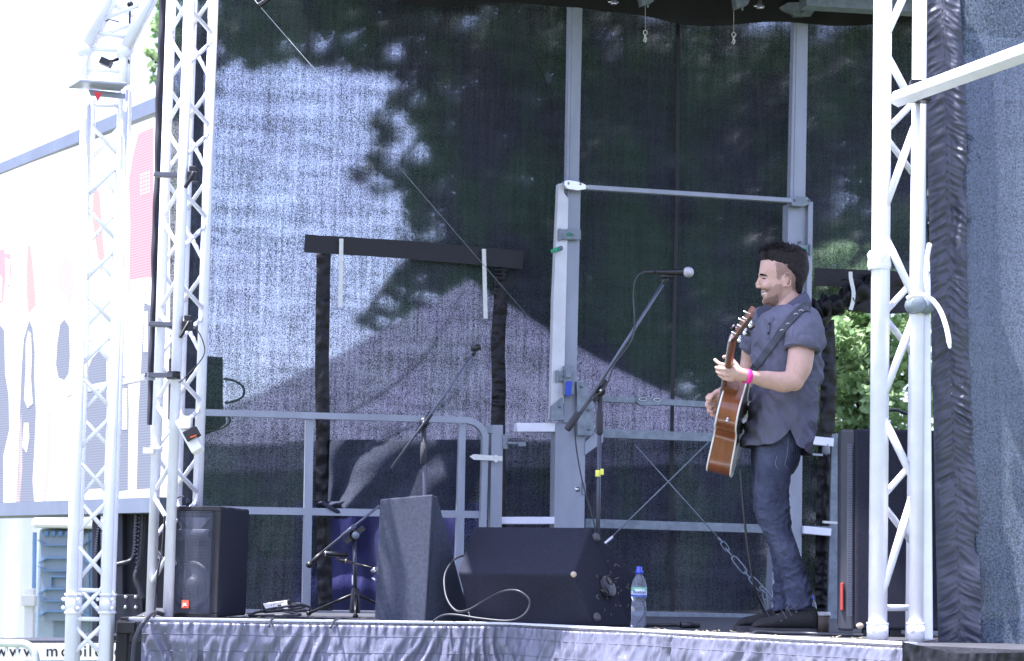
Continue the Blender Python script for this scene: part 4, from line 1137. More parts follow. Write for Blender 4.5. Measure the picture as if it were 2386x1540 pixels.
def f(b):
    for (u0_, v0_, u1_, v1_) in ((0, 0, 1, .055), (0, .955, 1, 1), (0, .055, .075, .955), (.90, .055, 1, .955)):
        b.prism([FS(u0_, v0_, .0), FS(u1_, v0_, .0), FS(u1_, v1_, .0), FS(u0_, v1_, .0)], nrm_f * .014)
one(f, 'front_frame', M['black_plastic'], sl_, bevel=.004)
def grille_mat(name, c_metal, c_hole, sc):
    m = bpy.data.materials.new(name); m.use_nodes = True; t = m.node_tree; L = t.links.new; bs_ = t.nodes['Principled BSDF']
    tc = t.nodes.new('ShaderNodeTexCoord'); vo = t.nodes.new('ShaderNodeTexVoronoi'); vo.inputs['Scale'].default_value = sc; vo.inputs['Randomness'].default_value = .0
    mp = t.nodes.new('ShaderNodeMapping'); mp.inputs['Scale'].default_value = (1, .0, 1); L(tc.outputs['Object'], mp.inputs[0]); L(mp.outputs[0], vo.inputs['Vector'])
    gt = t.nodes.new('ShaderNodeMath'); gt.operation = 'GREATER_THAN'; gt.inputs[1].default_value = .42; L(vo.outputs['Distance'], gt.inputs[0])
    tr = t.nodes.new('ShaderNodeBsdfTransparent'); ms = t.nodes.new('ShaderNodeMixShader'); L(gt.outputs[0], ms.inputs[0]); L(tr.outputs[0], ms.inputs[1]); L(bs_.outputs[0], ms.inputs[2])
    bs_.inputs['Base Color'].default_value = (*c_metal, 1); bs_.inputs['Roughness'].default_value = .5
    L(ms.outputs[0], t.nodes['Material Output'].inputs[0]); return m
m_gr = grille_mat('perforated_grille', (.050, .058, .085), (0, 0, 0), 150)
one(lambda b: b.grid(lambda u, v: FS(.075 + u * .825, .055 + v * .90, .030), 4, 4, False), 'grille', m_gr, sl_)
def f(b): b.grid(lambda u, v: FS(.075 + u * .825, .055 + v * .90, .002), 2, 2, False)
one(f, 'baffle', mat('dark_baffle', (.03, .034, .05), .7), sl_)
wc_c = FS(.49, .30, .002)
def f(b):
    b.lathe(wc_c, nrm_f, [(.001, .112), (.010, .108), (.010, .096), (.002, .04), (.012, .036), (.02, .02), (.024, 0)], 40)
one(f, 'woofer', mat('woofer_cone', (.045, .052, .078), .5), sl_)
def f(b):
    b.grid(lambda u, v: FS(.18 + u * .62 + (0 if v > .5 else (v - .5) * .0), .70 + v * .10, .012 * math.sin(v * math.pi) + .004), 8, 6)
    b.add([FS(.22, .90, .006), FS(.80, .90, .006), FS(.64, .80, .006), FS(.42, .80, .006)], [(0, 1, 2, 3)])
one(f, 'horn', mat('horn_plastic', (.08, .092, .135), .4), sl_)
def f(b): b.prism([FS(.40, .095, .032), FS(.525, .095, .032), FS(.525, .165, .032), FS(.40, .165, .032)], nrm_f * .004)
bd = one(f, 'badge', mat('orange_red_badge', (.80, .10, .05), .4), sl_)
m_wp = mat('white_print', (.85, .85, .85), .5)
text('badge_lettering', 'JBL', m_wp, bd, FS(.4625, .117, .038), wv, (0, 0, 1), .0165, .0008, .0003)
# plug and lead on top
def f(b):
    c = P(437, 1179, 9.7); b.tube([c, c + Vector((0, 0, .038))], .007, 10)
    b.tube(cr([P(398, 1176, 9.75), P(404, 1166, 9.72), P(418, 1158, 9.7), P(432, 1157, 9.7), P(437, 1164, 9.7)], 6), .003, 6)
tag(one(f, 'plug_lead', M['cable'], base=P(437, 1179, 9.7)), 'little plug and thin lead on top of the left loudspeaker', 'cable')

# upright wedge
uw = thing('stage_monitor', 'dark grey carpeted wedge monitor standing on its end in the middle', 'stage monitor', PZ(930, 9.95))
a0 = PZ(872, 9.95); a1 = PZ(990, 9.86); zt_ = P(1003, 1152, 9.86).z; ztl = P(884, 1163, 9.95).z
t0 = P(884, 1163, 9.95); t1 = P(1003, 1152, 9.86)
t0 = Vector((a0.x + .012, a0.y, t0.z)); t1 = Vector((a1.x + .022, a1.y, t1.z))
s0 = PZ(1096, 10.3); s1 = P(1018, 1156, 10.16)
s1 = Vector((s1.x, s1.y, s1.z))
def f(b):
    bk0 = a0 + Vector((.10, .6, 0)); bk1 = t0 + Vector((.02, .25, 0))
    vs = [a0, a1, s0, bk0, t0, t1, s1, bk1]
    b.add(vs, [(3, 2, 1, 0), (4, 5, 6, 7), (0, 1, 5, 4), (1, 2, 6, 5), (2, 3, 7, 6), (3, 0, 4, 7)])
one(f, 'cabinet', M['carpet_grey'], uw, bevel=.006)
one(lambda b: (b.tube([P(876, 1325, 9.93), P(868, 1331, 9.95)], .012, 10), b.tube([P(874, 1352, 9.93), P(868, 1346, 9.95)], .006, 8)), 'socket_ring', M['chrome'], uw)

# front wedge
fwg = thing('stage_monitor', 'large black wedge monitor lying at the front edge with straw on its side', 'stage monitor', PZ(1280, 9.75))
def poly3(pts): return [Vector(p) for p in pts]
b0 = PZ(1098, 9.93); b1 = PZ(1382, 9.50)                    # front bottom edge
m0 = P(1066, 1333, 9.86); m1 = P(1336, 1338, 9.44)         # ridge
u0_ = P(1102, 1226, 10.22); u1_ = P(1375, 1228, 9.80)      # top rear edge
e1 = P(1494, 1352, 9.95); f1 = PZ(1468, 9.86)              # far corner of the end face
d_ = (m1 - m0)
e0 = e1 - (u1_ - u0_); f0 = f1 - (b1 - b0)
def f(b):
    vs = [b0, b1, m1, m0, u0_, u1_, e1, f1, e0, f0]
    b.add(vs, [(0, 1, 2, 3), (3, 2, 5, 4), (1, 7, 6, 5, 2), (4, 5, 6, 8), (8, 6, 7, 9), (0, 9, 7, 1)[::-1] if False else (9, 7, 1, 0), (0, 3, 4, 8, 9)])
one(f, 'cabinet', M['carpet'], fwg, bevel=.010, weld=True)
en = (u1_ - b1).cross(e1 - b1).normalized(); en = en if en.dot(CAMP - b1) > 0 else -en
END = PS((b1 + u1_ + e1) / 3, None, en)
def ENDo(x, y, o): return PS((b1 + u1_ + e1) / 3 + en * o, None, en)(x, y)
for (x, y) in ((1386, 1253), (1484, 1361), (1387, 1439)):
    one(lambda b: b.lathe(ENDo(x, y, .0), en, [(0, .022), (.014, .021), (.020, .014), (.020, .008), (.016, .0)], 18), 'rubber_foot', mat('grey_rubber', (.07, .07, .08), .6), fwg)
one(lambda b: b.ball(m1 + Vector((0, 0, 0)), .014, 10), 'worn_corner', mat('bare_wood', (.45, .36, .28), .8), fwg)
def f(b):
    b.lathe(ENDo(1416, 1366, .0), en, [(0, .055), (.004, .054), (.006, .048), (.004, .0)], 28)
pl = one(f, 'handle_plate', mat('satin_black', (.006, .006, .007), .35), fwg)
def f(b):
    for (x, y) in ((1421, 1350), (1410, 1378)):
        b.lathe(ENDo(x, y, .006), en, [(.0, .026), (.004, .024), (-.004, .018), (-.006, 0)], 20)
one(f, 'handle_hole', mat('hole_black', (.002, .002, .002), .5), pl)
# straw
m_straw = mat('dry_straw', (.42, .36, .22), .8, 0, .25, 30)
def f(b):
    rnd = random.Random(4)
    for i in range(46):
        x = rnd.gauss(1415, 42); y = rnd.gauss(1370, 52)
        if not inpoly(x, y, [(1345, 1330), (1375, 1240), (1490, 1360), (1462, 1450), (1390, 1450)]): continue
        p = ENDo(x, y, .008); a = rnd.uniform(0, 6.28); L = rnd.uniform(.006, .026); q = p + (rt * math.cos(a) + up * math.sin(a)) * L; mdl = p.lerp(q, .5) + up * rnd.uniform(-.006, .006)
        b.tube([p, mdl, q], .0008, 4)
    for (x, y) in ((1262, 1430), (1360, 1450), (1135, 1370), (1345, 1330), (1180, 1290), (1240, 1340)):
        pass
    for i in range(90):
        u = rnd.random(); A, B_2 = (EM, ER) if rnd.random() < .75 else (EL, EM)
        p = A.lerp(B_2, rnd.random()) + Vector((rnd.uniform(-.02, .02), rnd.uniform(.03, .5), .004)); a = rnd.uniform(0, 6.28); L = rnd.uniform(.008, .035)
        b.tube([p, p + Vector((math.cos(a) * L, math.sin(a) * L, rnd.uniform(0, .008)))], rnd.uniform(.0012, .0028), 4)
tag(one(f, 'straw_scraps', m_straw), 'loose straw scraps scattered over the deck and the monitor side', 'straw', kind='stuff')

# right big speaker
rs = thing('loudspeaker', 'tall black carpeted loudspeaker behind the bright right truss', 'speaker', PZ(2030, 9.1))
g0 = PZ(1972, 9.22); g1 = PZ(1992, 9.02); g2 = PZ(2230, 9.02); ztr = P(1995, 998, 9.0).z
def f(b):
    gx = PZ(1968, 9.3); b.prism([g1 + Vector((0, 0, .03)), g2 + Vector((0, 0, .03)), g2 + Vector((0, .5, .03)), g1 + Vector((.0, .5, .03))], (0, 0, ztr - .03))
one(f, 'cabinet', M['carpet'], rs, bevel=.012)
def f(b):
    p0 = g1 + Vector((-.004, .03, .03)); p1 = g1 + Vector((-.065, .10, .03))
    zt2 = ztr - .02
    b.prism([g1 + Vector((0, .02, .02)), g1 + Vector((-.055, .06, .02)), g1 + Vector((-.06, .12, .02)), g1 + Vector((0, .14, .02))], (0, 0, zt2))
one(f, 'front_frame', mat('dark_grey_frame', (.03, .033, .045), .6), rs, bevel=.012)
def f(b):
    n = 72
    for i in range(n):
        z = .09 + (ztr - .15) * i / n; p = g1 + Vector((-.022, .018, z)); b.box(p, .022, .010, .008)
one(f, 'grille_edge', mat('grille_grey', (.09, .10, .14), .5), rs)
one(lambda b: b.box(g1 + Vector((-.050, .05, .17)), .011, .02, .12), 'badge', mat('orange_red_badge', (.50, .06, .04), .5), rs, bevel=.003)
def f(b):
    for x in (2022, 2052, 2084): p = PZ(x, 9.05); b.box(p + Vector((0, 0, .015)), .05, .05, .03)
one(f, 'foot', M['black_plastic'], rs, bevel=.004)
one(lambda b: b.ball(g1 + Vector((.02, -.002, .045)), .014, 8, (1.2, .5, 1)), 'worn_corner', mat('bare_wood', (.45, .36, .28), .8), rs)
tag(one(lambda b: b.tube(cr([P(2066, 957, 9.3), P(2085, 955, 9.3), P(2105, 961, 9.3), P(2125, 973, 9.3), P(2140, 1000, 9.3)], 6), .007, 8), 'cable', M['cable'], base=P(2066, 957, 9.3)), 'black cable arching over the top of the right loudspeaker', 'cable')

# ================================================================== MICROPHONES
def micstand(lab, foot, pivot, a, c, rb=.0085, grip=True, clutch=True):
    t = thing('microphone_stand', lab, 'microphone stand', foot)
    foot = Vector(foot)
    px = pivot
    one(lambda b: b.tube([foot + Vector((0, 0, .10)), px + Vector((0, 0, -.02))], .0105, 12), 'pole', mat('satin_dark_tube', (.05, .056, .08), .35, .3), t)
    def f(b):
        for k in range(3):
            an = R(35 + 120 * k); e = foot + Vector((math.cos(an) * .27, math.sin(an) * .27, .012)); b.tube([foot + Vector((0, 0, .12)), e], .008, 8); b.ball(e, .014, 8)
        b.lathe(foot + Vector((0, 0, .02)), (0, 0, 1), [(0, .028), (.05, .026), (.12, .020), (.13, .0)], 14)
    one(f, 'tripod_base', M['black_metal'], t)
    one(lambda b: b.tube([a, c], rb, 12), 'boom', mat('satin_grey_tube', (.10, .11, .15), .35, .4), t)
    d = (c - a).normalized()
    if grip:
        one(lambda b: b.lathe(px + Vector((0, 0, -.21)), (0, 0, 1), [(0, .014), (.002, .017), (.11, .017), (.115, .013), (.19, .012)], 14), 'height_clutch', mat('knurled_grip', (.035, .037, .05), .5, 0, .3, 200, .8, 300), t)
    def f(b):
        b.lathe(px + Vector((0, -.03, 0)), (0, 1, 0), [(0, 0), (0, .024), (.015, .026), (.04, .022), (.05, 0)], 18); b.beam(px - d * .06 , px + d * .06, .026, .03)
    kn = one(f, 'pivot', M['black_plastic'], t)
    one(lambda b: b.ball(px + Vector((0, -.033, 0)), .008, 10), 'pivot_bolt', M['chrome'], kn)
    return t
YMm = 9.95
# main stand
pv = P(1398, 911, YMm)
ms_ = micstand('tall boom microphone stand with yellow tape in front of the singer', PZ(1389, YMm), pv, P(1350, 966, YMm - .04), P(1548, 655, YMm - .04))
def f(b): b.lathe(P(1320, 1002, YMm - .04), P(1350, 958, YMm - .04) - P(1320, 1002, YMm - .04), [(0, 0), (0, .014), (.01, .018), (.09, .018), (.105, .010)], 14)
one(f, 'counterweight_grip', mat('knurled_grip', (.035, .037, .05), .5, 0, .3, 200, .8, 300), ms_)
def f(b): c = P(1393, 1103, YMm); b.lathe(c + Vector((0, 0, -.016)), (0, 0, 1), [(0, .0105), (0, .0135), (.032, .0135), (.032, .0105)], 14); b.box(c + Vector((.018, -.004, .008)), .018, .008, .03)
one(f, 'yellow_tape', mat('yellow_tape', (.72, .72, .12), .6), ms_, bevel=.002)
def f(b): b.tube([P(1544, 661, YMm - .04), P(1552, 646, YMm - .04)], [.012, .013], 12); b.beam(P(1541, 640, YMm - .05), P(1572, 640, YMm - .05), .03, .03)
one(f, 'microphone_clip', M['black_plastic'], ms_, bevel=.004)
def microphone(lab, p, q, head=True):
    p = Vector(p); q = Vector(q); t = thing('microphone', lab, 'microphone', p.lerp(q, .5)); d = (q - p).normalized(); L = (q - p).length
    one(lambda b: b.lathe(p, d, [(0, 0), (0, .010), (L * .25, .0125), (L * .7, .017), (L * .74, .020), (L * .76, .020)], 18), 'body', M['black_metal'], t)
    one(lambda b: b.lathe(p, d, [(L * .76, .019), (L * .80, .0245), (L * .86, .0262), (L * .87, .0262), (L * .94, .022), (L * .985, .012), (L, 0)], 20), 'grille', mat('silver_mic_mesh', (.50, .50, .54), .4, .6, .35, 300, .6, 400), t)
    one(lambda b: b.lathe(p, -d, [(-.004, .0115), (.003, .0115), (.003, .011), (.026, .011), (.040, .008), (.05, .004)], 14), 'plug', M['black_plastic'], t)
    return t
microphone('black vocal microphone with silver mesh head pointing at the singer', P(1523, 634, YMm - .05), P(1616, 634, YMm - .10))
cpts = [P(1501, 635, YMm - .04), P(1490, 639, YMm - .04), P(1479, 655, YMm - .04), P(1475, 690, YMm - .03), P(1477, 730, YMm - .05), P(1478, 760, YMm - .05), P(1472, 790, YMm - .06), P(1452, 822, YMm - .08), P(1432, 848, YMm - .07), P(1420, 880, YMm - .06), P(1408, 905, YMm - .08), P(1380, 930, YMm - .07), P(1352, 965, YMm - .06),
        P(1340, 985, YMm - .05), P(1342, 1040, YMm - .02), P(1356, 1120, YMm), P(1374, 1185, YMm), P(1388, 1240, YMm), P(1396, 1330, YMm), PZ(1400, YMm, .01)]
tag(one(lambda b: b.tube(cr(cpts, 8), .0036, 8), 'microphone_cable', M['cable'], base=PZ(1400, YMm)), 'thin cable looping from the vocal microphone down its boom stand', 'cable')
# middle stand with empty clip
Y2 = 10.35
pv2 = P(988, 985, Y2)
s2 = micstand('boom stand with an empty clip behind the upright monitor', PZ(990, Y2), pv2, P(911, 1091, Y2 - .04), P(1104, 824, Y2 - .04), .0065)
def f(b): b.tube([P(1101, 828, Y2 - .04), P(1108, 816, Y2 - .04)], .009, 10); c = P(1110, 811, Y2 - .04); b.lathe(c + Vector((-.028, 0, -.002)), Vector((1, -.1, .14)), [(0, .0), (0, .016), (.05, .015), (.05, .0)], 14)
one(f, 'microphone_clip', M['black_plastic'], s2)
# low stand
Y3 = 10.5
pv3 = P(826, 1246, Y3)
s3 = micstand('short boom stand with lowered arm left of the upright monitor', PZ(826, Y3), pv3, P(752, 1285, Y3 - .04), P(884, 1178, Y3 - .04), .0065, False)
one(lambda b: b.lathe(P(796, 1251, Y3 - .04), P(828, 1223, Y3 - .04) - P(796, 1251, Y3 - .04), [(0, .007), (0, .012), (.09, .012), (.09, .007)], 12), 'boom_sleeve', mat('satin_grey_tube', (.10, .11, .15), .35, .4), s3)
one(lambda b: (b.ball(P(828, 1247, Y3 - .05), .020, 12, (1, .5, 1)),), 'wing_nut', M['galv'], s3)
one(lambda b: b.beam(P(821, 1340, Y3 - .012), P(821, 1362, Y3 - .012), .006, .004), 'white_label', m_wp, s3)
def f(b): b.tube([P(752, 1286, Y3 - .04), P(738, 1299, Y3 - .05), P(722, 1314, Y3 - .06)], [.010, .013, .009], 12); b.lathe(P(720, 1316, Y3 - .09), (0, 1, 0), [(0, .0), (0, .016), (.05, .016)], 16); b.lathe(P(720, 1316, Y3 - .094), (0, 1, 0), [(0, 0), (0, .011), (.004, .011)], 16)
one(f, 'knuckle', M['black_plastic'], s3)
t = thing('microphone', 'slim black instrument microphone lying level on the low stand', 'microphone', P(780, 1291, Y3 - .05))
one(lambda b: b.lathe(P(753, 1289, Y3 - .06), P(810, 1293, Y3 - .06) - P(753, 1289, Y3 - .06), [(0, 0), (0, .009), (.02, .013), (.11, .013), (.115, .010), (.125, .010), (.125, 0)], 16), 'body', M['black_metal'], t)
one(lambda b: b.lathe(P(757, 1289, Y3 - .06), (1, 0, -.07), [(0, .0125), (.003, .014), (.006, .0125)], 16), 'ring', M['chrome'], t)
t = thing('microphone_clip', 'thin bent arm with clip clamped to the upright monitor side', 'clip', P(800, 1310, Y3 - .1))
one(lambda b: b.tube([P(806, 1307, Y3 - .1), P(874, 1325, Y3 - .25)], .006, 10), 'arm', M['black_metal'], t)
one(lambda b: b.tube(cr([P(786, 1299, Y3 - .08), P(794, 1306, Y3 - .09), P(806, 1307, Y3 - .1)], 4), .010, 10), 'clip_jaw', M['black_plastic'], t)
one(lambda b: b.lathe(P(804, 1306, Y3 - .1), (1, 0, -.2), [(0, .011), (.006, .011)], 12), 'brass_ring', mat('brass', (.5, .38, .2), .35, .8), t)

# ================================================================== SMALL THINGS ON THE DECK
def glassy(name, col, rough=.08, al=.35):
    m = bpy.data.materials.new(name); m.use_nodes = True; b_ = m.node_tree.nodes['Principled BSDF']
    b_.inputs['Base Color'].default_value = (*col, 1); b_.inputs['Roughness'].default_value = rough; b_.inputs['Transmission Weight'].default_value = al; b_.inputs['IOR'].default_value = 1.2
    b_.inputs['Specular IOR Level'].default_value = .8
    return m
m_pet = glassy('clear_bottle_plastic', (.82, .88, 1.0), .08, .90)
def bottle(lab, c, s, rot=0):
    t = thing('water_bottle', lab, 'bottle', c); c = Vector(c)
    prof = [(0, 0), (0, .030), (.006, .034)]
    for i in range(14): prof.append((.012 + i * .0065, .0345 - .0016 * (i % 2)))
    prof += [(.105, .033), (.118, .029), (.130, .034), (.134, .035), (.178, .035), (.185, .034), (.205, .029), (.225, .018), (.232, .014), (.236, .014)]
    one(lambda b: b.lathe(c, (0, 0, 1), [(h * s, r * s) for h, r in prof], 28), 'bottle_body', m_pet, t)
    one(lambda b: b.lathe(c, (0, 0, 1), [(h * s, r * s) for h, r in ((.236, 0), (.234, .018), (.248, .018), (.252, .013), (.264, .013), (.268, .010), (.268, 0))], 20), 'cap', mat('blue_cap', (.06, .09, .55), .35), t)
    def f(b):
        def fn(u, v): a = u * 2 * math.pi; return c + Vector((math.cos(a) * .0356 * s, math.sin(a) * .0356 * s, (.136 + v * .040) * s))
        vs = 40
        b.grid(fn, vs, 10)
        for i in range(len(b.f)):
            j = i // vs; a = (i % vs) / vs * 2 * math.pi; peak = 4.0 + 2.5 * abs(math.sin((a - R(0)) * 1.0 + .0))
            b.mi[i] = 1 if j < 2 else (2 if j < 8 and (j < 6 or abs(math.cos(a)) < .6) else 3)
    lb = one(f, 'label', [m_wp, mat('label_blue', (.10, .16, .60), .4), mat('label_pale', (.70, .80, .88), .4), mat('label_green', (.25, .60, .42), .4)], t)
    if s > .9:
        text('label_lettering', 'Buxton', mat('label_navy', (.02, .04, .25), .5), lb, c + Vector((.0, -.0372 * s, .149 * s)), (1, 0, 0), (0, 0, 1), .019 * s, .0004, .0004)
    return t
bottle('clear water bottle with a blue cap and printed label beside the front wedge monitor', PZ(1487, 9.72), 1.06)
bottle('small clear bottle with a blue cap half hidden behind the shoes', PZ(1891, 9.75) + Vector((0, 0, .0)), .62)
cp = PZ(1917, 9.55); t = thing('coffee_cup', 'brown paper coffee cup with white lid behind the heel', 'cup', cp)
one(lambda b: b.lathe(cp, (0, 0, 1), [(0, 0), (0, .026), (.078, .034), (.078, 0)], 24), 'cup_body', mat('brown_card', (.20, .155, .13), .7), t)
one(lambda b: b.lathe(cp, (0, 0, 1), [(.076, .036), (.083, .036), (.084, .033), (.092, .032), (.093, 0)], 24), 'lid', M['paint_white'], t)
# power strip
ps = thing('extension_socket', 'white four-way socket box lying on cables behind the left speaker', 'socket', PZ(645, 10.6))
def f(b): b.prism([P(612, 1406, 10.45), P(668, 1399, 10.4), P(671, 1420, 10.4), P(622, 1425, 10.45)], (0, .03, 0))
one(lambda b: b.prism([P(606, 1403, 10.47), P(674, 1396, 10.43), P(678, 1424, 10.43), P(614, 1429, 10.47)], (0, .07, 0)), 'housing', M['black_plastic'], ps, bevel=.006)
fp = one(f, 'face_plate', m_wp, ps, bevel=.002)
one(lambda b: (b.lathe(P(651, 1411, 10.39), (0, -1, 0), [(0, .009), (.004, .009), (.004, 0)], 12), [b.box(P(x, y, 10.41), .006, .004, .003) for x, y in ((632, 1410), (638, 1408), (634, 1416), (640, 1415))]), 'socket_holes', M['black_plastic'], fp)
# cables
cabs = [
 ('thick dark cable bending over the left stage corner beside the speaker', 'left', [PZ(385, 9.66, .012), PZ(360, 9.45, .03), P(338, 1446, 9.25), P(318, 1480, 9.2), P(310, 1530, 9.2), P(306, 1620, 9.2)], .0105),
 ('grey cable draped along the deck left of the upright monitor', '', [PZ(627, 9.36, -.02), PZ(634, 9.50, .01), PZ(655, 9.7, .012), PZ(700, 9.85, .01), PZ(760, 9.9, .008), PZ(830, 10.0, .006)], .005),
 ('grey cable arching over the deck edge in front of the low microphone stand', '', [PZ(770, 9.38, -.02), PZ(782, 9.55, .012), PZ(806, 9.7, .012), PZ(850, 9.75, .006), PZ(885, 9.78, .006)], .0055),
 ('pale grey cable curling in a big loop against the front wedge monitor', '', [P(1110, 1290, 10.3), P(1072, 1296, 10.05), P(1050, 1312, 9.9), P(1035, 1345, 9.8), P(1040, 1392, 9.72), P(1062, 1422, 9.66), P(1092, 1420, 9.62), P(1130, 1398, 9.58), P(1170, 1378, 9.5), P(1205, 1376, 9.44), P(1230, 1393, 9.42), P(1233, 1412, 9.42), P(1218, 1434, 9.42), P(1185, 1446, 9.45), P(1120, 1441, 9.5), P(1060, 1432, 9.55), P(1030, 1434, 9.58), P(1009, 1447, 9.6)], .0052),
 ('grey cable hanging from the guitar to the floor by the chain', '', [P(1724, 1094, 9.35), P(1728, 1140, 9.36), P(1732, 1190, 9.38), P(1737, 1240, 9.4), P(1745, 1300, 9.42), P(1758, 1370, 9.46), P(1778, 1420, 9.55), PZ(1795, 9.6, .01), PZ(1830, 9.7, .008)], .0058),
 ('dark cable lying in a low curve under the shoes at the stage edge', '', [PZ(1748, 8.72, -.012), PZ(1757, 8.80, .012), PZ(1780, 8.9, .012), PZ(1820, 8.95, .008), PZ(1880, 9.0, .008), PZ(1960, 8.9, .008), PZ(2010, 8.9, .008)], .008),
 ('coil of black mains cable piled behind the left speaker', '', [PZ(575, 10.3, .015), PZ(620, 10.1, .03), PZ(680, 10.2, .04), PZ(710, 10.4, .05), PZ(690, 10.6, .06), PZ(650, 10.3, .035), PZ(700, 10.0, .02), PZ(640, 9.95, .015), PZ(580, 10.0, .012), PZ(640, 10.15, .045), PZ(705, 10.25, .06), PZ(716, 10.5, .03), PZ(600, 10.5, .02)], .0065),
]
for lab, _, pts, r in cabs:
    tag(one(lambda b: b.tube(cr(pts, 10), r, 10), 'cable', M['cable'], base=pts[-1]), lab, 'cable')
def f(b):
    b.tube(cr([P(384, 1200, 9.68), P(378, 1280, 9.7), P(368, 1330, 9.7), P(362, 1380, 9.7), P(357, 1440, 9.66)], 8), .0055, 8)
tag(one(f, 'cable', M['cable'], base=P(357, 1440, 9.66)), 'thin grey cable hanging down in front of the left truss foot', 'cable')
def f(b):
    p = PZ(1600, 9.7); b.tube([p + Vector((-.03, 0, .014)), p + Vector((.06, .02, .016))], [.017, .014], 12)
    b.tube(cr([p + Vector((-.03, 0, .014)), p + Vector((-.10, .05, .012)), p + Vector((-.2, .03, .01))], 5), .008, 8)
tag(one(f, 'cable_plug', M['black_plastic'], base=PZ(1600, 9.7)), 'black cable plug lying flat on the deck right of the large bottle', 'plug')
# ================================================================== GUITARIST
YP = 9.40
pbase = PZ(1830, YP)
man = thing('person', 'man in a rolled-sleeve blue grey shirt and dark jeans playing an acoustic guitar', 'person', pbase)
def mskin():
    m = mat('skin', (.46, .285, .225), .5, 0, .10, 18, .12, 120, spec=.35, col2=(.56, .37, .30))
    b_ = m.node_tree.nodes['Principled BSDF']; b_.inputs['Subsurface Weight'].default_value = .12; b_.inputs['Subsurface Radius'].default_value = (.02, .008, .005); b_.inputs['Subsurface Scale'].default_value = .3
    return m
m_skin = mskin()
m_shirt = mat('blue_grey_cotton', (.112, .116, .16), .85, 0, .10, 7, .25, 500, spec=.2, bump2=(.5, 7, .04))
m_jeans = mat('dark_denim', (.026, .032, .058), .85, 0, .25, 6, .35, 420, spec=.2, col2=(.075, .088, .140), bump2=(.8, 16, .03))
m_hair = mat('dark_brown_hair', (.006, .005, .006), .7, 0, .5, 90, .9, 160, spec=.25, stretch=(1, 1, .4), col2=(.022, .017, .018))
m_shoe = mat('black_suede', (.012, .012, .014), .8, 0, .3, 30, .2, 200)
def ring_loft(b, rings, n=32, cap=True, exp=2.2):
    """rings: (y, xf, xb, half_depth, Y) horizontal super-ellipses"""
    vs = []
    for (y, xf, xb, hd, Y) in rings:
        A = P(xf, y, Y); B2 = P(xb, y, Y); c = (A + B2) / 2; hx = (B2 - A) / 2
        for j in range(n):
            a = 2 * math.pi * j / n; ca, sa_ = math.cos(a), math.sin(a)
            ca = math.copysign(abs(ca) ** (2 / exp), ca); sa_ = math.copysign(abs(sa_) ** (2 / exp), sa_)
            vs.append(c + hx * ca + Vector((0, hd * sa_, 0)))
    k = len(rings)
    fs = [(i * n + j, i * n + (j + 1) % n, (i + 1) * n + (j + 1) % n, (i + 1) * n + j) for i in range(k - 1) for j in range(n)]
    if cap: fs += [tuple(range(n - 1, -1, -1)), tuple((k - 1) * n + j for j in range(n))]
    b.add(vs, fs, True)
def interp(rings, m=4):
    pts = [Vector(r[:3]) for r in rings]; q = [Vector((r[3], r[4], 0)) for r in rings]
    A = cr(pts, m); B2 = cr(q, m)
    return [(a.x, a.y, a.z, c.x, c.y) for a, c in zip(A, B2)]
def limb(b, pts, rs, n=18, m=6, flat=1.0):
    c = cr(pts, m); r = []
    for i in range(len(rs) - 1):
        for k in range(m):
            t = k / m; t = t * t * (3 - 2 * t); r.append(rs[i] * (1 - t) + rs[i + 1] * t)
    r.append(rs[-1]); b.tube(c, r, n)
def remeshed(name, b, m_, parent, vox, smooth=2, disp=None, it=1.0):
    me = bpy.data.meshes.new(name); me.from_pydata([tuple(v) for v in b.v], [], b.f)
    bm = bmesh.new(); bm.from_mesh(me); bmesh.ops.recalc_face_normals(bm, faces=bm.faces); bm.to_mesh(me); bm.free()
    o = bpy.data.objects.new(name, me); COL.objects.link(o)
    r = o.modifiers.new('r', 'REMESH'); r.mode = 'VOXEL'; r.voxel_size = vox; r.use_smooth_shade = True
    if smooth: s = o.modifiers.new('s', 'SMOOTH'); s.factor = .5 * it; s.iterations = smooth
    dg = bpy.context.evaluated_depsgraph_get(); dg.update()
    me2 = bpy.data.meshes.new_from_object(o.evaluated_get(dg)); bpy.data.objects.remove(o)
    if disp:
        ns = [v.normal.copy() for v in me2.vertices]
        for v, n_ in zip(me2.vertices, ns): v.co += n_ * disp(v.co)
    me2.materials.clear(); me2.materials.append(m_)
    me2.polygons.foreach_set('use_smooth', [True] * len(me2.polygons)); me2.update()
    o2 = bpy.data.objects.new(name, me2); COL.objects.link(o2); o2.parent = parent; o2.location = -ORG.get(parent.name, Vector((0, 0, 0))); ORG[o2.name] = Vector((0, 0, 0))
    return o2
def bvh(o): return BVHTree.FromPolygons([v.co.copy() for v in o.data.vertices], [tuple(p.vertices) for p in o.data.polygons])
def hit(tree_, x, y, o=0.004):
    p = P(x, y, 5); d = (p - CAMP).normalized(); h = tree_.ray_cast(CAMP, d)
    return (h[0] + h[1] * 0 - d * o) if h[0] is not None else None

# --- hand helper: fingers as chains of joints
def finger(b, pts, r0_, r1_):
    c = cr(pts, 4); k = len(c); b.tube(c, [r0_ + (r1_ - r0_) * i / (k - 1) for i in range(k)], 10); b.ball(c[-1], r1_ * .98, 8); b.ball(c[0], r0_ * .98, 8)
body = MB()
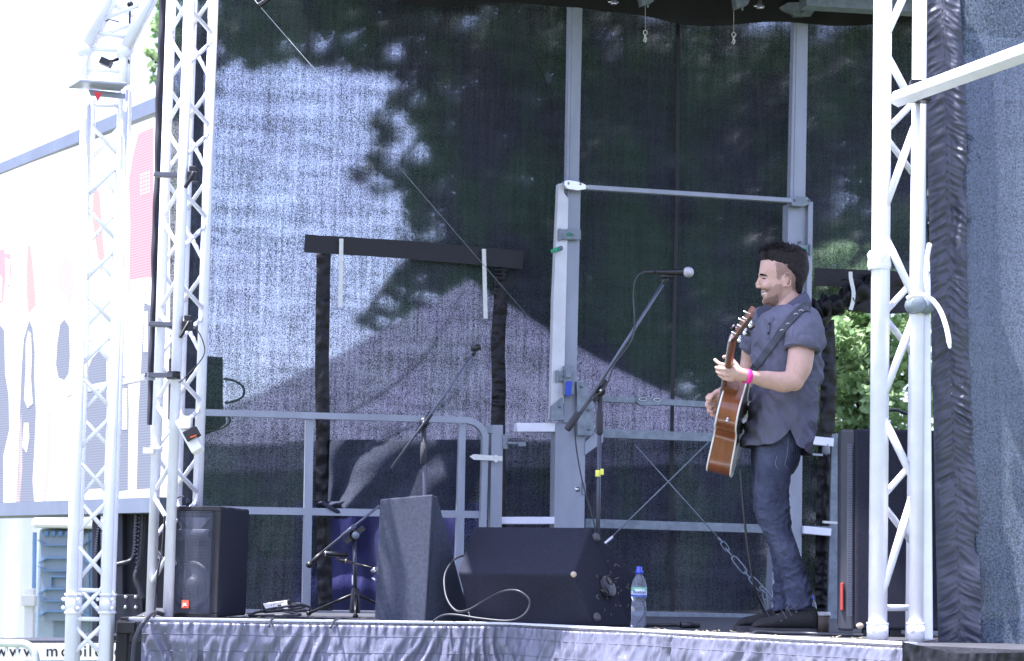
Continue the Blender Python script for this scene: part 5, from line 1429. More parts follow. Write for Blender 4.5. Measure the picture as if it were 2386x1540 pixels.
# head
hd_r = [(574, 1800, 1850, .030, YP), (582, 1784, 1864, .055, YP), (594, 1776, 1874, .068, YP), (608, 1772, 1880, .076, YP), (622, 1769.5, 1882, .079, YP), (636, 1768, 1881, .079, YP),
        (646, 1771, 1878, .077, YP), (656, 1772, 1874, .073, YP), (668, 1773, 1868, .069, YP), (678, 1775, 1862, .064, YP), (690, 1777, 1853, .058, YP), (700, 1780, 1842, .050, YP), (708, 1786, 1834, .040, YP), (714, 1796, 1828, .028, YP)]
ring_loft(body, interp(hd_r, 3), 36, exp=2.15)
# brow, nose, lips, chin
body.ball(P(1772, 640, YP), .024, 14, (.45, 1.9, .5))
limb(body, [P(1771, 645, YP), P(1768, 655, YP), P(1764.5, 665, YP)], [.008, .010, .0125], 12, 4)
body.ball(P(1765, 668, YP), .0105, 12, (1, 1, .8))
for s in (-1, 1): body.ball(P(1769.5, 669, YP + s * .012), .0085, 10, (1.1, 1, .8))
body.ball(P(1775.5, 680, YP), .016, 12, (.42, 1.5, .36)); body.ball(P(1776.5, 687, YP), .016, 12, (.42, 1.4, .42))
body.ball(P(1784, 702, YP), .022, 12, (.85, 1.1, .8))
for s in (-1, 1):
    body.ball(P(1788, 664, YP + s * .045), .026, 12, (1, .7, .9)); 
# ears
for s in (-1, 1):
    c = P(1830, 653, YP + s * .077)
    pts = [c + Vector((.008 + .016 * math.cos(a), s * .006, .031 * math.sin(a) * (1 if math.sin(a) > 0 else .95))) for a in [R(-120 + i * 24) for i in range(12)]]
    body.tube(pts, [.0042] * 12, 8); body.ball(c + Vector((.002, -s * .002, 0)), .022, 12, (.7, .22, 1.2)); body.ball(c + Vector((-.005, s * .002, -.027)), .0075, 8)
# neck and core
ring_loft(body, interp([(672, 1812, 1866, .052, YP), (700, 1808, 1868, .056, YP), (722, 1804, 1874, .062, YP), (740, 1796, 1884, .085, YP), (765, 1785, 1895, .13, YP), (850, 1785, 1895, .14, YP), (960, 1780, 1870, .12, YP), (1060, 1780, 1838, .10, YP), (1100, 1785, 1825, .09, YP)], 3), 30)
# hidden legs (inside the jeans)
limb(body, [P(1808, 1080, 9.32), P(1799, 1190, 9.32), P(1812, 1240, 9.32), P(1836, 1300, 9.32), P(1860, 1400, 9.32)], [.055, .045, .04, .035, .025], 14)
limb(body, [P(1798, 1080, 9.50), P(1792, 1190, 9.52), P(1808, 1240, 9.52), P(1824, 1300, 9.52), P(1831, 1400, 9.53)], [.055, .045, .04, .035, .025], 14)
# left arm (near the camera)
Yw = 9.03
limb(body, [P(1874, 752, 9.24), P(1868, 800, 9.18), P(1862, 850, 9.15), P(1848, 889, 9.13)], [.066, .060, .058, .045], 20)
limb(body, [P(1851, 885, 9.13), P(1825, 890, 9.115), P(1790, 885, 9.09), P(1755, 879, Yw + .02), P(1736, 876, Yw)], [.044, .047, .040, .029, .0265], 20)
body.ball(P(1849, 888, 9.13), .046, 16); body.ball(P(1738, 886, 9.70), .042, 14)
# left hand
pal = [P(1738, 876, Yw), P(1724, 872, Yw - .005), P(1708, 868, Yw - .01), P(1699, 866, Yw - .01)]
limb(body, pal, [.027, .030, .032, .028], 16)
def knk(x, y, dy): return P(x, y, Yw + dy)
for (pts, r) in (([knk(1702, 856, -.01), knk(1690, 851, -.035), knk(1676, 847, -.03), knk(1665, 838, -.012)], .0092),
                 ([knk(1702, 866, -.02), knk(1688, 861, -.045), knk(1675, 858, -.035), knk(1668, 856, -.01)], .0095),
                 ([knk(1702, 876, -.018), knk(1689, 873, -.04), knk(1677, 869, -.032), knk(1670, 865, -.01)], .0092),
                 ([knk(1706, 885, -.01), knk(1694, 884, -.03), knk(1682, 879, -.025), knk(1674, 873, -.008)], .0083)):
    finger(body, pts, r * 1.1, r * .86)
finger(body, [knk(1722, 862, .01), knk(1713, 848, .02), knk(1704, 838, .025), knk(1692, 832, .01), knk(1686, 832, -.01)], .0125, .0088)
# right arm
limb(body, [P(1768, 752, 9.58), P(1756, 800, 9.64), P(1748, 850, 9.68), P(1737, 888, 9.70)], [.062, .054, .050, .042], 18)
limb(body, [P(1739, 884, 9.70), P(1718, 896, 9.58), P(1697, 905, 9.44), P(1682, 915, 9.33)], [.042, .040, .031, .025], 18)
limb(body, [P(1684, 914, 9.34), P(1672, 922, 9.30), P(1664, 930, 9.28)], [.025, .030, .028], 14)
for (pts, r) in (([P(1666, 922, 9.285), P(1654, 920, 9.27), P(1647, 928, 9.26), P(1654, 936, 9.26)], .0095),
                 ([P(1664, 934, 9.285), P(1652, 934, 9.27), P(1646, 944, 9.26), P(1655, 949, 9.26)], .0098),
                 ([P(1666, 944, 9.285), P(1656, 948, 9.27), P(1650, 957, 9.26), P(1659, 960, 9.26)], .0094),
                 ([P(1670, 952, 9.29), P(1662, 958, 9.28), P(1657, 966, 9.27), P(1664, 968, 9.27)], .0086)):
    finger(body, pts, r * 1.1, r * .9)
finger(body, [P(1676, 918, 9.29), P(1668, 916, 9.27), P(1660, 921, 9.25), P(1654, 930, 9.245)], .012, .0088)
bo = remeshed('body', body, m_skin, man, .0034, 3)
bt = bvh(bo)
# --- shirt
def fold(co, s=1, seed=0):
    a = noise.noise(Vector((co.x * 16 + co.z * 9, co.y * 5, co.z * 7 - co.x * 6 + seed))); a2 = noise.noise(Vector((co.x * 40, co.y * 14, co.z * 30 + seed)))
    return s * (.018 * (1 - abs(a) * 2.6) + .0035 * a2)
def stripe(co, seed=0):   # thin creases
    q = co + Vector((0, 0, 0)); wv_ = noise.noise(Vector((q.x * 6, q.y * 6, q.z * 6 + seed))) * .12
    v = math.sin((q.z * .75 - q.x * .85 + wv_) * 52 + seed); return max(0, v) ** 5 * .007 * (.5 + noise.noise(q * 9 + Vector((seed, 0, 0))))
tor = [(718, 1808, 1878, .085, YP), (727, 1790, 1896, .145, YP), (742, 1771, 1906, .18, YP), (765, 1762, 1914, .198, YP), (800, 1758, 1915, .198, YP), (835, 1758, 1911, .188, YP), (880, 1759, 1905, .178, YP), (920, 1756, 1899, .18, YP), (960, 1748, 1896, .185, YP), (1000, 1738, 1888, .192, YP), (1040, 1733, 1884, .195, YP)]
sb = MB()
rings = interp(tor, 10); n = 120; k = len(rings); vs = []
for i, (y, xf, xb, hd, Y) in enumerate(rings):
    for j in range(n):
        a = 2 * math.pi * j / n; ca, sa_ = math.cos(a), math.sin(a); e = 2 / 2.3
        ca2 = math.copysign(abs(ca) ** e, ca); sa2 = math.copysign(abs(sa_) ** e, sa_)
        xx = (xf + xb) / 2 + (xb - xf) / 2 * ca2
        yy = y
        if y > 930:
            t = (y - 930) / 110.0
            # hem line: front low, side vent high, tail lowest
            if ca2 < .27: hem = 1041 - (max(0, ca2 + .35) / .62) ** 1.7 * 38
            else: hem = 1003 + min(1, (ca2 - .27) / .16) * 42 + (ca2 - .43) * 30 * (ca2 > .43)
            yy = 930 + t * (hem - 930)
        p = P(xx, yy, Y); p.y += hd * sa2
        vs.append(p)
fs = [(i * n + j, i * n + (j + 1) % n, (i + 1) * n + (j + 1) % n, (i + 1) * n + j) for i in range(k - 1) for j in range(n)] + [tuple(range(n - 1, -1, -1))]
sb.add(vs, fs, True)
me_ = sb
def dispmb(b, fn, start=0):
    import mathutils
    nn = [Vector((0, 0, 0)) for _ in b.v]
    for f_ in b.f:
        if len(f_) < 3: continue
        c_ = (b.v[f_[1]] - b.v[f_[0]]).cross(b.v[f_[2]] - b.v[f_[0]])
        for i in f_: nn[i] += c_
    # orient outward
    for i in range(start, len(b.v)):
        if nn[i].length > 0: b.v[i] = b.v[i] + nn[i].normalized() * fn(b.v[i])
vol = sum(((sb.v[f_[1]] - sb.v[f_[0]]).cross(sb.v[f_[2]] - sb.v[f_[0]])).dot(sb.v[f_[0]] - P(1835, 880, YP)) for f_ in sb.f)
sg_ = 1 if vol > 0 else -1
def sfold(co):
    zt = co.z
    low = max(0, min(1, (1.45 - zt) / .5))
    return sg_ * (fold(co, .55 + .35 * low) + stripe(co, 1.3) * 1.3 + stripe(co * 1.0 + Vector((0, 0, .3)), 4.0) * low)
dispmb(sb, sfold)
for i in range((k - 1) * n, k * n): pass
# sleeves
def sleeve(b, pts, rs, cuff, seed):
    st_ = len(b.v)
    c = cr(pts, 10); r = []
    for i in range(len(rs) - 1):
        for q in range(10): r.append(rs[i] + (rs[i + 1] - rs[i]) * q / 10)
    r.append(rs[-1])
    b.tube(c, r, 40, cap=True)
    e = c[-1]; d = (c[-1] - c[-4]).normalized()
    s2_ = len(b.v)
    for i in range(st_, s2_):
        v = b.v[i]; j = (i - st_) // 40; cc = c[j]; nn = (v - cc).normalized(); b.v[i] = v + nn * (fold(v, .55, seed) + stripe(v, seed) * .8)
    b.lathe(e - d * cuff, d, [(0, rs[-1] - .004), (.0, rs[-1] + .003), (.004, rs[-1] + .007), (cuff * .5, rs[-1] + .006), (cuff, rs[-1] + .005), (cuff + .004, rs[-1]), (cuff + .002, rs[-1] - .006), (cuff * .3, rs[-1] - .007)], 40)
    for i in range(s2_, len(b.v)):
        v = b.v[i]; b.v[i] = v + Vector((1, 0, 1)) * .003 * noise.noise(v * 24)
sleeve(sb, [P(1868, 738, 9.30), P(1875, 757, 9.225), P(1871, 785, 9.18), P(1868, 815, 9.165)], [.060, .078, .076, .074], .046, 2)
sleeve(sb, [P(1792, 738, 9.52), P(1774, 757, 9.575), P(1765, 785, 9.60), P(1757, 812, 9.635)], [.06, .072, .070, .066], .03, 6)
shirt = sb.build('shirt', m_shirt, man)
md = shirt.modifiers.new('t', 'SOLIDIFY'); md.thickness = .0025; md.offset = 0
stt = bvh(shirt)
# collar
def surf_strip(b, pts, wd, tree_, off=.006, th=.003, m=8):
    c = cr([Vector((x, y, 0)) for x, y in pts], m); vs = []; ds = []
    L = []
    for i, p in enumerate(c):
        t = (c[min(i + 1, len(c) - 1)] - c[max(i - 1, 0)]).normalized(); nn = Vector((-t.y, t.x, 0)); w_ = wd if not callable(wd) else wd(i / (len(c) - 1))
        for s in (-.5, 0, .5):
            q = p + nn * s * w_; h = hit(tree_, q.x, q.y, off); L.append((q, (h - CAMP).length if h else None))
    last = next((d for q, d in L if d), 9.3)
    for q, d in L:
        if d is None: d = last
        last = d; dr = (P(q.x, q.y, 5) - CAMP).normalized(); ds.append((q, d))
    # smooth distances
    for _ in range(3):
        dd = [d for q, d in ds]
        for i in range(3, len(ds) - 3): ds[i] = (ds[i][0], min(ds[i][1], (dd[i - 3] + dd[i] + dd[i + 3]) / 3))
    for q, d in ds: vs.append(CAMP + (P(q.x, q.y, 5) - CAMP).normalized() * d)
    fs = [(i * 3 + j, i * 3 + j + 1, i * 3 + 4 + j, i * 3 + 3 + j) for i in range(len(c) - 1) for j in range(2)]
    b.add(vs, fs, True); k_ = len(vs); 
    b.add([v + Vector((0, th, 0)) for v in vs], fs, True)
def f(b):
    # stand-up fold collar: loft round the neck
    n_ = 40; vs = []
    def ringc(y0, xf, xb, hd, tilt):
        for j in range(n_ + 1):
            a = math.pi + (j / n_ - .5) * 2 * math.pi * -.97 + math.pi
            ca, sa_ = math.cos(a), math.sin(a); xx = (xf + xb) / 2 + (xb - xf) / 2 * ca
            p = P(xx, y0 - tilt * ca, YP); p.y += hd * sa_; vs.append(p)
    ringc(715, 1808, 1876, .068, 26); ringc(708, 1805, 1874, .070, 26); ringc(704, 1803, 1876, .075, 26); ringc(712, 1798, 1883, .088, 24); ringc(728, 1792, 1891, .105, 22)
    b.add(vs, [(i * (n_ + 1) + j, i * (n_ + 1) + j + 1, (i + 1) * (n_ + 1) + j + 1, (i + 1) * (n_ + 1) + j) for i in range(4) for j in range(n_)], True)
col_ = one(f, 'collar', mat('collar_cotton', (.055, .060, .095), .85, 0, .1, 10, .25, 500), shirt)
def f(b):
    surf_strip(b, [(1801, 738), (1790, 760), (1787, 790)], 7, stt, .006)
    surf_strip(b, [(1890, 726), (1872, 736), (1852, 742), (1846, 780), (1842, 800)], 1.2, stt, .003, .001)
one(f, 'placket', mat('placket_cotton', (.085, .09, .145), .85), shirt)
def f(b):
    for (x, y) in ((1792, 754), (1789, 776)):
        h = hit(stt, x, y, .010)
        if h: b.lathe(h, (0, -1, 0), [(0, .005), (.002, .005), (.002, 0)], 10)
one(f, 'button', M['black_plastic'], shirt)
# --- jeans
jb_ = MB()
ring_loft(jb_, interp([(985, 1762, 1868, .15, YP), (1040, 1753, 1866, .165, YP), (1075, 1752, 1860, .165, YP), (1105, 1756, 1846, .15, YP)], 3), 30)
def leg(rows, Y):
    ring_loft(jb_, interp([(y, a, c, hd, Y + dy) for (y, a, c, hd, dy) in rows], 4), 28)
leg([(1040, 1760, 1862, .085, 0), (1110, 1757, 1842, .088, 0), (1166, 1759.5, 1836, .082, 0), (1203, 1761, 1840, .076, 0), (1232, 1774, 1844, .072, 0), (1262, 1790, 1854, .068, 0), (1300, 1808, 1866, .063, 0), (1345, 1822, 1880, .060, 0), (1370, 1830, 1887, .062, 0), (1421, 1832, 1892, .064, 0)], 9.32)
leg([(1040, 1752, 1850, .085, 0), (1110, 1750, 1836, .086, 0), (1166, 1756, 1826, .08, 0), (1203, 1760, 1828, .074, 0), (1240, 1778, 1840, .07, 0), (1300, 1798, 1850, .06, 0), (1352, 1806, 1858, .058, 0), (1370, 1800, 1862, .062, 0), (1421, 1802, 1858, .062, 0)], 9.52)
def jd(co):
    y = (CAMH - co.z); z = co.z
    kn = math.exp(-((z - .53) / .14) ** 2); an = math.exp(-((z - .19) / .10) ** 2); hp = math.exp(-((z - .90) / .12) ** 2)
    wv_ = noise.noise(Vector((co.x * 10, co.y * 9, z * 6))) * .35
    f1 = math.sin(z * 112 + co.x * 55 + wv_ * 22); f2 = math.sin(z * 88 - co.x * 60 + wv_ * 22)
    amp = .5 + .9 * noise.noise(Vector((co.x * 22, co.y * 16, z * 9 + 5)))
    return 1.5 * amp * (max(0, f1) ** 2 * .009 * (kn * .8 + an * 1.3) + max(0, f2) ** 3 * .008 * (an + kn * .5 + hp * .5)) + .007 * noise.noise(Vector((co.x * 12, co.y * 12, z * 7)))
jeans = remeshed('jeans', jb_, m_jeans, man, .005, 4, jd)
jt = bvh(jeans)
def f(b):
    surf_strip(b, [(1836, 1020), (1833, 1060), (1828, 1082), (1835, 1092)], 1.3, jt, .003, .001); surf_strip(b, [(1810, 1062), (1806, 1080), (1812, 1092)], 1.2, jt, .003, .001)
one(f, 'pocket_seam', mat('faded_stitch', (.16, .17, .24), .8), jeans)
# --- shoes
def shoe(x0, x1, ytop, Y, lab, s=1):
    sh = MB(); h = (1470 - ytop)
    L = x1 - x0
    def X(u): return x0 + u * L
    zz = lambda y, u: P(X(u), y, Y)
    rings = [(0, .010, .020, .030), (.03, .016, .036, .042), (.12, .016, .058, .048), (.30, .016, .072, .049), (.42, .016, .088, .044), (.55, .016, .100, .040), (.68, .016, .116, .041), (.80, .016, .125, .043), (.92, .016, .122, .041), (.98, .016, .112, .034), (1.0, .022, .095, .02)]
    c = cr([Vector((u * 10, a, bb)) for u, a, bb, w_ in rings], 4); ww = cr([Vector((w_, 0, 0)) for *_, w_ in rings], 4)
    n_ = 24; vs = []
    for q, w_ in zip(c, ww):
        u = q.x / 10; base_ = PZ(X(u), Y)
        for j in range(n_):
            a = 2 * math.pi * j / n_; ca, sa_ = math.cos(a), math.sin(a)
            vs.append(base_ + Vector((0, w_.x * math.copysign(abs(ca) ** .8, ca) * (1 - .35 * max(0, sa_)), (q.y + q.z) / 2 + (q.z - q.y) / 2 * math.copysign(abs(sa_) ** .8, sa_))))
    kk = len(c)
    sh.add(vs, [(i * n_ + j, i * n_ + (j + 1) % n_, (i + 1) * n_ + (j + 1) % n_, (i + 1) * n_ + j) for i in range(kk - 1) for j in range(n_)] + [tuple(range(n_)), tuple((kk - 1) * n_ + j for j in range(n_))], True)
    o = sh.build('shoe', m_shoe, man)
    def f(b):
        for q, w_ in zip(c[1:-1], ww[1:-1]): pass
        top = []; n2 = len(c)
        pts_f = [(PZ(X(q.x / 10), Y), w_.x + .004) for q, w_ in zip(c, ww)]
        poly = [p + Vector((0, -w_, 0)) for p, w_ in pts_f] + [p + Vector((0, w_, 0)) for p, w_ in reversed(pts_f)]
        poly[0] += Vector((-.006, .01, 0)); poly[-1] += Vector((-.006, -.01, 0))
        b.prism([p + Vector((0, 0, .010)) for p in poly], (0, 0, .012))
        hl = [p for p in poly if p.x > PZ(X(.72), Y).x]; b.prism([p for p in hl], (0, 0, .010)); fr = [p for p in poly if p.x < PZ(X(.62), Y).x]
        b.prism(fr, (0, 0, .010))
    one(f, 'sole', mat('dark_rubber_sole', (.045, .045, .05), .7), o)
    tr_ = bvh(o)
    def f(b):
        for i in range(4):
            u = .40 + i * .075; p = PZ(X(u), Y); zt = .078 + i * .0135
            b.tube(cr([p + Vector((.01, -.040, zt - .022)), p + Vector((0, -.02, zt + .002)), p + Vector((-.004, .012, zt + .006))], 4), .0018, 6)
            b.lathe(p + Vector((.012, -.043, zt - .024)), (0, -1, .3), [(0, .0045), (.003, .0045), (.003, .0022)], 10)
        p = PZ(X(.62), Y) + Vector((0, -.028, .115)); b.tube(cr([p, p + Vector((-.02, -.02, .01)), p + Vector((-.035, -.015, -.015)), p + Vector((-.01, -.01, -.005)), p + Vector((.02, -.02, .012))], 4), .0018, 6)
    one(f, 'laces', mat('pale_lace', (.09, .09, .11), .7), o)
shoe(1748, 1904, 1410, 9.30, '')
shoe(1712, 1862, 1410, 9.56, '')
# --- hair, beard, brows, eyes
def hairshell(b):
    hr = [(571, 1812, 1852, .022, YP), (575, 1790, 1862, .050, YP), (583, 1775, 1872, .069, YP), (592, 1770, 1879, .078, YP), (606, 1771, 1882, .080, YP), (620, 1783, 1884, .0805, YP), (636, 1808, 1883, .080, YP), (650, 1838, 1878, .076, YP), (664, 1842, 1871, .072, YP), (678, 1846, 1868, .060, YP), (687, 1850, 1864, .05, YP)]
    ring_loft(b, interp(hr, 5), 56, exp=2.2)
    for i in range(len(b.v)): b.v[i] += (b.v[i] - P(1826, 625, YP)).normalized() * (.003 * noise.noise(b.v[i] * 55) + .002 * noise.noise(b.v[i] * 120))
    rnd = random.Random(11)
    for i in range(2200):                         # short tufts standing up on top
        a = rnd.uniform(0, 6.283); q = rnd.random() ** .6
        u = math.cos(a) * q; v = math.sin(a) * q
        x = 1824 + u * 54; base_ = P(x, 592 - 20 * math.sqrt(max(0, 1 - q * q)) + (4 if u > 0 else 0), YP); base_.y += v * .078
        cl_ = noise.noise(Vector((u * 6, v * 6, 3))); L = rnd.uniform(.007, .021) * (1.1 - .5 * max(0, u)) * (1 + cl_ * 1.1); d = Vector((-.30 - .3 * rnd.random() + u * .5 + cl_, v * .5 + rnd.uniform(-.3, .3) + cl_ * .6, 1)).normalized()
        s_ = Vector((rnd.uniform(-1, 1), rnd.uniform(-1, 1), 0)).normalized() * .0032
        t_ = base_ + d * L; m_ = base_ + d * L * .5 + Vector((.003, 0, 0))
        b.add([base_ - s_, base_ + s_, m_ + s_ * .7, t_, m_ - s_ * .7], [(0, 1, 2, 3, 4)])
    for i in range(500):                           # fringe sticking forward
        v = rnd.uniform(-1, 1); base_ = P(1776 + abs(v) * 9, rnd.uniform(580, 604), YP); base_.y += v * .064
        d = Vector((-1, v * .3, rnd.uniform(-.2, .8))).normalized(); L = rnd.uniform(.006, .018); s_ = Vector((0, .002, .001))
        b.add([base_ - s_, base_ + s_, base_ + d * L], [(0, 1, 2)])
hr_o = one(hairshell, 'hair', m_hair, man)
m_fade = mat('clipped_hair_fade', (.050, .038, .040), .8, 0, .25, 260, .3, 500)
def skin_patch(b, poly, off, step=2.0, tree_=bt, both=False):
    xs = [p[0] for p in poly]; ys = [p[1] for p in poly]
    nx = int((max(xs) - min(xs)) / step) + 1; ny = int((max(ys) - min(ys)) / step) + 1
    idx = {}; vs = []; fs = []
    for j in range(ny + 1):
        for i in range(nx + 1):
            x = min(xs) + i * step; y = min(ys) + j * step; h = hit(tree_, x, y, off)
            if h is not None and abs(h.y - YP) < .2: idx[(i, j)] = len(vs); vs.append(h)
    for j in range(ny):
        for i in range(nx):
            if inpoly(min(xs) + (i + .5) * step, min(ys) + (j + .5) * step, poly):
                q = [(i, j), (i, j + 1), (i + 1, j + 1), (i + 1, j)]
                if all(t in idx for t in q): fs.append(tuple(idx[t] for t in q))
    b.add(vs, fs, True)
    if both: b.add([Vector((v.x, 2 * YP - v.y, v.z)) for v in vs], [f_[::-1] for f_ in fs], True)
def soft_mat(name, col, dens, sc):
    m = bpy.data.materials.new(name); m.use_nodes = True; t = m.node_tree; L = t.links.new; b_ = t.nodes['Principled BSDF']; b_.inputs['Base Color'].default_value = (*col, 1); b_.inputs['Roughness'].default_value = .8
    tc = t.nodes.new('ShaderNodeTexCoord'); n1 = t.nodes.new('ShaderNodeTexNoise'); n1.inputs['Scale'].default_value = sc; n1.inputs['Detail'].default_value = 2; L(tc.outputs['Object'], n1.inputs['Vector'])
    mr = t.nodes.new('ShaderNodeMapRange'); mr.inputs['From Min'].default_value = .5 - dens; mr.inputs['From Max'].default_value = .5 - dens + .30; mr.inputs['To Min'].default_value = .20; mr.inputs['To Max'].default_value = .50; L(n1.outputs[0], mr.inputs['Value'])
    tr = t.nodes.new('ShaderNodeBsdfTransparent'); ms = t.nodes.new('ShaderNodeMixShader'); L(mr.outputs[0], ms.inputs[0]); L(tr.outputs[0], ms.inputs[1]); L(b_.outputs[0], ms.inputs[2]); L(ms.outputs[0], t.nodes['Material Output'].inputs[0])
    return m
m_beard = soft_mat('short_beard', (.06, .035, .03), -.03, 330)
m_beard2 = soft_mat('dense_beard', (.05, .03, .027), .0, 330)
def f(b):
    skin_patch(b, [(1772, 674), (1781, 671), (1788, 676), (1796, 672), (1808, 662), (1820, 662), (1824, 676), (1818, 694), (1808, 712), (1790, 714), (1776, 706), (1773, 694), (1786, 690), (1789, 684), (1783, 677), (1772, 677)], .0015, 1.5, both=True)
one(f, 'beard', m_beard, man)
def f(b): skin_patch(b, [(1776, 697), (1788, 694), (1800, 690), (1812, 684), (1812, 702), (1803, 713), (1788, 713), (1778, 706)], .0028, 1.5, both=True); skin_patch(b, [(1771, 673), (1781, 671), (1786, 674), (1780, 677), (1771, 677)], .0028, 1.2, both=True)
one(f, 'chin_beard', m_beard2, man)
def f(b): skin_patch(b, [(1806, 612), (1850, 606), (1876, 620), (1876, 660), (1858, 684), (1846, 676), (1842, 660), (1836, 640), (1822, 640), (1816, 652), (1810, 650), (1808, 632)], .0018, 1.5, both=True)
one(f, 'hair_fade', soft_mat('clipped_hair', (.035, .027, .030), .10, 400), hr_o)
def f(b): skin_patch(b, [(1768, 640), (1772, 637), (1784, 640), (1789, 645), (1782, 643.5), (1772, 642)], .002, 1.0, both=True)
one(f, 'eyebrow', m_hair, man)
def f(b):
    skin_patch(b, [(1773, 648.5), (1779, 646.5), (1785, 648.5), (1780, 651)], .0018, .7, both=True)
one(f, 'eye', mat('eye_dark_brown', (.035, .022, .022), .3), man)  # one dark brown patch drawn for each eye
def f(b): skin_patch(b, [(1774, 682.5), (1780, 681.8), (1786, 680.3), (1783, 683.6), (1778, 684.8), (1774, 684.8)], .0018, .7, both=True)
one(f, 'teeth', mat('teeth', (.75, .70, .66), .3), man)
def f(b): skin_patch(b, [(1773, 680), (1781, 679), (1790, 676.5), (1790, 678), (1782, 681.5), (1774, 682)], .0022, .7, both=True)
one(f, 'mouth', mat('lips_dark', (.16, .05, .05), .5), man)
# wristband
wd_ = (P(1755, 879, Yw + .02) - P(1736, 876, Yw)).normalized()
tag(one(lambda b: b.lathe(P(1739, 876.5, Yw + .003) - wd_ * .010, wd_, [(0, .0295), (0, .032), (.022, .033), (.022, .0305)], 28), 'wristband', mat('hot_pink', (.80, .02, .30), .5), man))

# ================================================================== GUITAR
Lx = Vector((0.0, -.862, .507)).normalized(); Wl = Vector((-.28, -.487, -.827)); Wl = (Wl - Lx * Wl.dot(Lx)).normalized(); Tt = Lx.cross(Wl).normalized()
if Tt.x < 0: Tt = -Tt
G0 = P(1688, 901, 9.15)
gt_ = thing('acoustic_guitar', 'acoustic guitar with reddish brown sides and cream binding held by the man', 'guitar', G0)
def G(s, w_, t_): return G0 - Lx * s + Wl * w_ + Tt * t_        # s from neck joint to tail, w to the near lower rib, t from soundboard to back
out = [(0, .02), (.003, .07), (.02, .108), (.05, .132), (.09, .140), (.13, .133), (.17, .118), (.205, .112), (.24, .122), (.29, .160), (.34, .187), (.385, .192), (.43, .175), (.465, .135), (.485, .07), (.49, 0)]
oc = cr([Vector((s, w_, 0)) for s, w_ in out], 5)
loop = [(p.x, p.y) for p in oc] + [(p.x, -p.y) for p in reversed(oc[:-1])]
def dep(s): return .088 + .026 * min(1, s / .45)
m_rib = mat('mahogany_gloss', (.155, .050, .018), .22, 0, .18, 3.5, 0, 1, spec=.6, stretch=(8, 1, 1), col2=(.24, .075, .028))
m_top = mat('spruce_top', (.55, .34, .16), .3, 0, .12, 6)
m_bind = mat('cream_binding', (.72, .70, .66), .35, 0, .04, 10)
def f(b):
    n_ = len(loop); vs = []
    for q in range(7):
        for s, w_ in loop: vs.append(G(s, w_, dep(s) * q / 6))
    b.add(vs, [(i * n_ + j, i * n_ + (j + 1) % n_, (i + 1) * n_ + (j + 1) % n_, (i + 1) * n_ + j) for i in range(6) for j in range(n_)], True)
one(f, 'sides', m_rib, gt_)
one(lambda b: b.add([G(s, w_, 0) for s, w_ in loop], [tuple(range(len(loop)))]), 'soundboard', m_top, gt_)
one(lambda b: b.add([G(s, w_, dep(s)) for s, w_ in loop], [tuple(range(len(loop)))]), 'back', mat('grey_brown_back', (.14, .12, .10), .12, 0, .1, 5, spec=.8), gt_)
def f(b):
    b.tube([G(s, w_, 0) for s, w_ in loop] + [G(*loop[0], 0)], .0042, 8); b.tube([G(s, w_, dep(s)) for s, w_ in loop] + [G(*loop[0], dep(loop[0][0]))], .0042, 8)
one(f, 'binding', m_bind, gt_)
def f(b):
    b.lathe(G(.155, 0, -.001), -Tt, [(0, .05), (.001, .05), (.001, 0)], 28)
one(f, 'soundhole', M['black_plastic'], gt_)
one(lambda b: b.prism([G(.36, -.07, -.001), G(.36, .07, -.001), G(.385, .07, -.001), G(.385, -.07, -.001)], Tt * -.008), 'bridge', mat('rosewood', (.04, .02, .012), .5), gt_)
def f(b):
    vs = []; N = 12
    secs = [(.10, .028, .0), (0, .028, .0), (-.1, .027, .0), (-.2, .0255, .0), (-.30, .024, 0), (-.365, .0225, 0)]
    for s, hw, o in secs:
        for j in range(N):
            a = math.pi * j / (N - 1); vs.append(G(s, -hw * math.cos(a), -.006 + (.024 if s < .0 else .006) * math.sin(a)))
    b.add(vs, [(i * N + j, i * N + (j + 1) % N, (i + 1) * N + (j + 1) % N, (i + 1) * N + j) for i in range(len(secs) - 1) for j in range(N)], False)
    b.prism([G(.0, -.025, 0), G(.0, .025, 0), G(-.03, .022, 0), G(-.03, -.022, 0)], Tt * .06)
one(f, 'neck', mat('mahogany_neck', (.16, .055, .022), .3, 0, .15, 5, stretch=(1, 1, 6)), gt_)
one(lambda b: b.prism([G(.12, -.027, -.006), G(.12, .027, -.006), G(-.365, .0225, -.006), G(-.365, -.0225, -.006)], Tt * -.006), 'fingerboard', mat('grey_fingerboard', (.16, .15, .17), .4), gt_)
def f(b):
    for q in range(6): w_ = -.018 + q * .0072; b.tube([G(.37, w_ * 1.4, -.014), G(-.365, w_, -.015)], .0007, 4)
    for q in range(14): s = -.33 + q * .032; b.tube([G(s, -.024, -.0125), G(s, .024, -.0125)], .001, 4)
one(f, 'strings', M['chrome'], gt_)
hdn = (Lx * math.cos(R(15)) + Tt * math.sin(R(15))).normalized()
H0 = G(-.365, 0, -.008)
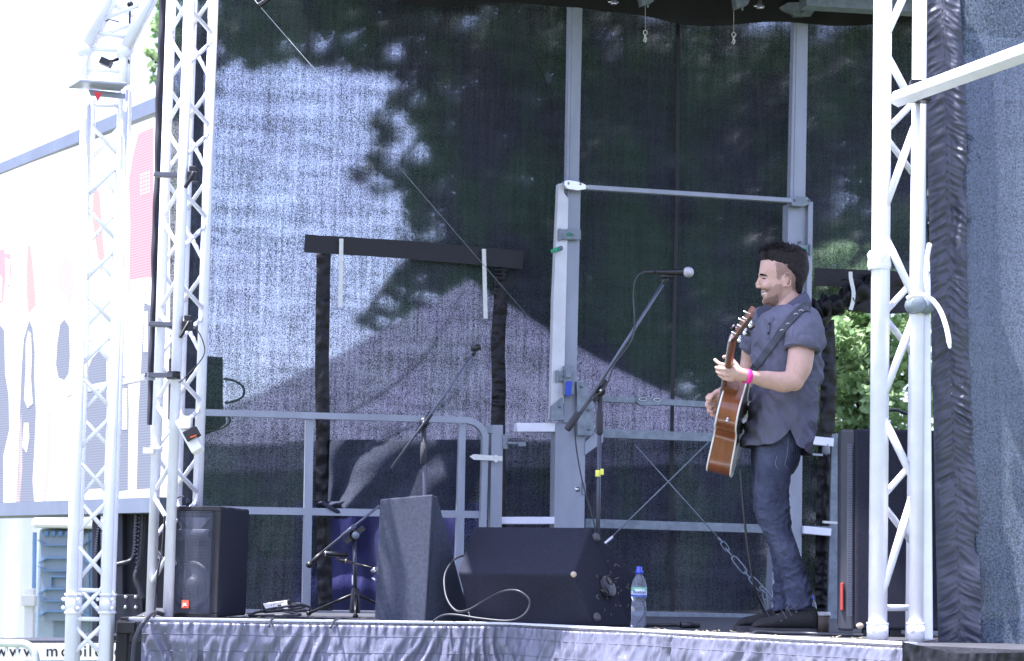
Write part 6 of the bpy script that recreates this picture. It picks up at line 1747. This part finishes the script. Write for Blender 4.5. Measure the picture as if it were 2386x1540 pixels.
# headstock bends back; seen from the side with its tuners
hdd = Vector((.40, -.70, .59)).normalized(); hW = (Wl - hdd * Wl.dot(hdd)).normalized(); hT = hdd.cross(hW); hT = hT if hT.dot(Tt) > 0 else -hT
def HH(s, w_, t_): return H0 + hdd * s + hW * w_ + hT * t_
def f(b): b.prism([HH(0, -.023, 0), HH(0, .023, 0), HH(.03, .034, 0), HH(.175, .038, 0), HH(.185, .01, 0), HH(.185, -.01, 0), HH(.175, -.038, 0), HH(.03, -.034, 0)], hT * .017)
hs_ = one(f, 'headstock', mat('mahogany_head', (.055, .022, .012), .35), gt_, bevel=.002)
def f(b):
    for q in range(3):
        s = .045 + q * .048
        for sg in (-1, 1):
            b.tube([HH(s, sg * .022, -.018), HH(s, sg * .022, .026)], .0035, 8); b.box(HH(s, sg * .028, .022), .012, .012, .014)
            b.tube([HH(s, sg * .03, .022), HH(s, sg * .048, .022)], .0025, 6); b.ball(HH(s, sg * .054, .022), .0085, 8, (1, .5, 1))
one(f, 'tuning_pegs', M['chrome'], hs_)
one(lambda b: b.lathe(G(.05, .134, dep(.05) * .55), Wl, [(-.004, .008), (.006, .006), (.010, .009), (.014, .008), (.014, 0)], 14), 'strap_button', M['chrome'], gt_)
# capo and tuner
cp_ = thing('tuner', 'small black clip-on tuner on the guitar headstock', 'tuner', HH(.13, 0, .03))
def f(b): b.beam(P(1735, 745, 8.82), P(1753, 765, 8.80), .030, .022); b.beam(P(1722, 742, 8.82), P(1738, 750, 8.82), .014, .02)
one(f, 'tuner_body', M['black_plastic'], cp_, bevel=.003)
def f(b): b.tube(cr([P(1706, 764, 8.84), P(1722, 772, 8.80), P(1738, 779, 8.80), P(1748, 781, 8.80)], 6), .0065, 8); b.tube(cr([P(1712, 761, 8.84), P(1728, 765, 8.81), P(1742, 773, 8.80), P(1748, 779, 8.80)], 6), .0055, 8); b.tube([P(1704, 768, 8.82), P(1712, 757, 8.82)], .008, 8)
tag(one(f, 'capo', M['black_plastic'], base=P(1720, 770, 8.84)), 'black capo clipped across the top of the guitar neck', 'capo')
# strap
def f(b): surf_strip(b, [(1889, 716), (1876, 714), (1862, 722), (1846, 738), (1826, 762), (1806, 790), (1786, 818), (1766, 845), (1752, 862)], lambda u: 20 - 5 * u, stt, .012, .003, 10)
gs = thing('guitar_strap', 'dark grey guitar strap crossing the chest from shoulder to guitar', 'strap', P(1826, 762, 9.2))
one(f, 'strap', mat('strap_webbing', (.034, .041, .058), .6, 0, .15, 40, .15, 300), gs)
def f(b):
    for (x, y) in ((1866, 724), (1854, 732), (1836, 755), (1822, 770)):
        h = hit(stt, x, y, .018)
        if h: b.tube(cr([h + Vector((-.010, 0, -.001)), h + Vector((-.003, 0, .004)), h + Vector((.005, 0, .003)), h + Vector((.010, 0, -.001))], 3), .0016, 5)
one(f, 'strap_stitching', M['strap_white'], gs)

# ================================================================== GROUPS OF REPEATS
GR = {'loudspeaker': 'loudspeakers on and behind the stage', 'stage_monitor': 'wedge monitors on the stage', 'cable': 'cables lying about the stage', 'truss_tower': 'white truss towers',
      'microphone_stand': 'boom microphone stands', 'microphone': 'microphones', 'lifting_mast': 'grey lifting masts', 'guard_rail': 'stage guard rails', 'brace_wire': 'crossed brace wires',
      'water_bottle': 'water bottles', 'truss_clamp': 'black clamps on the left truss', 'cord_loop': 'hanging cord loops', 'leafy_tree': 'trees behind the stage', 'stage_skirt': 'vinyl skirts round the stage'}
for o in bpy.data.objects:
    k_ = o.name.split('.')[0]
    if o.parent is None and k_ in GR: o['group'] = GR[k_]
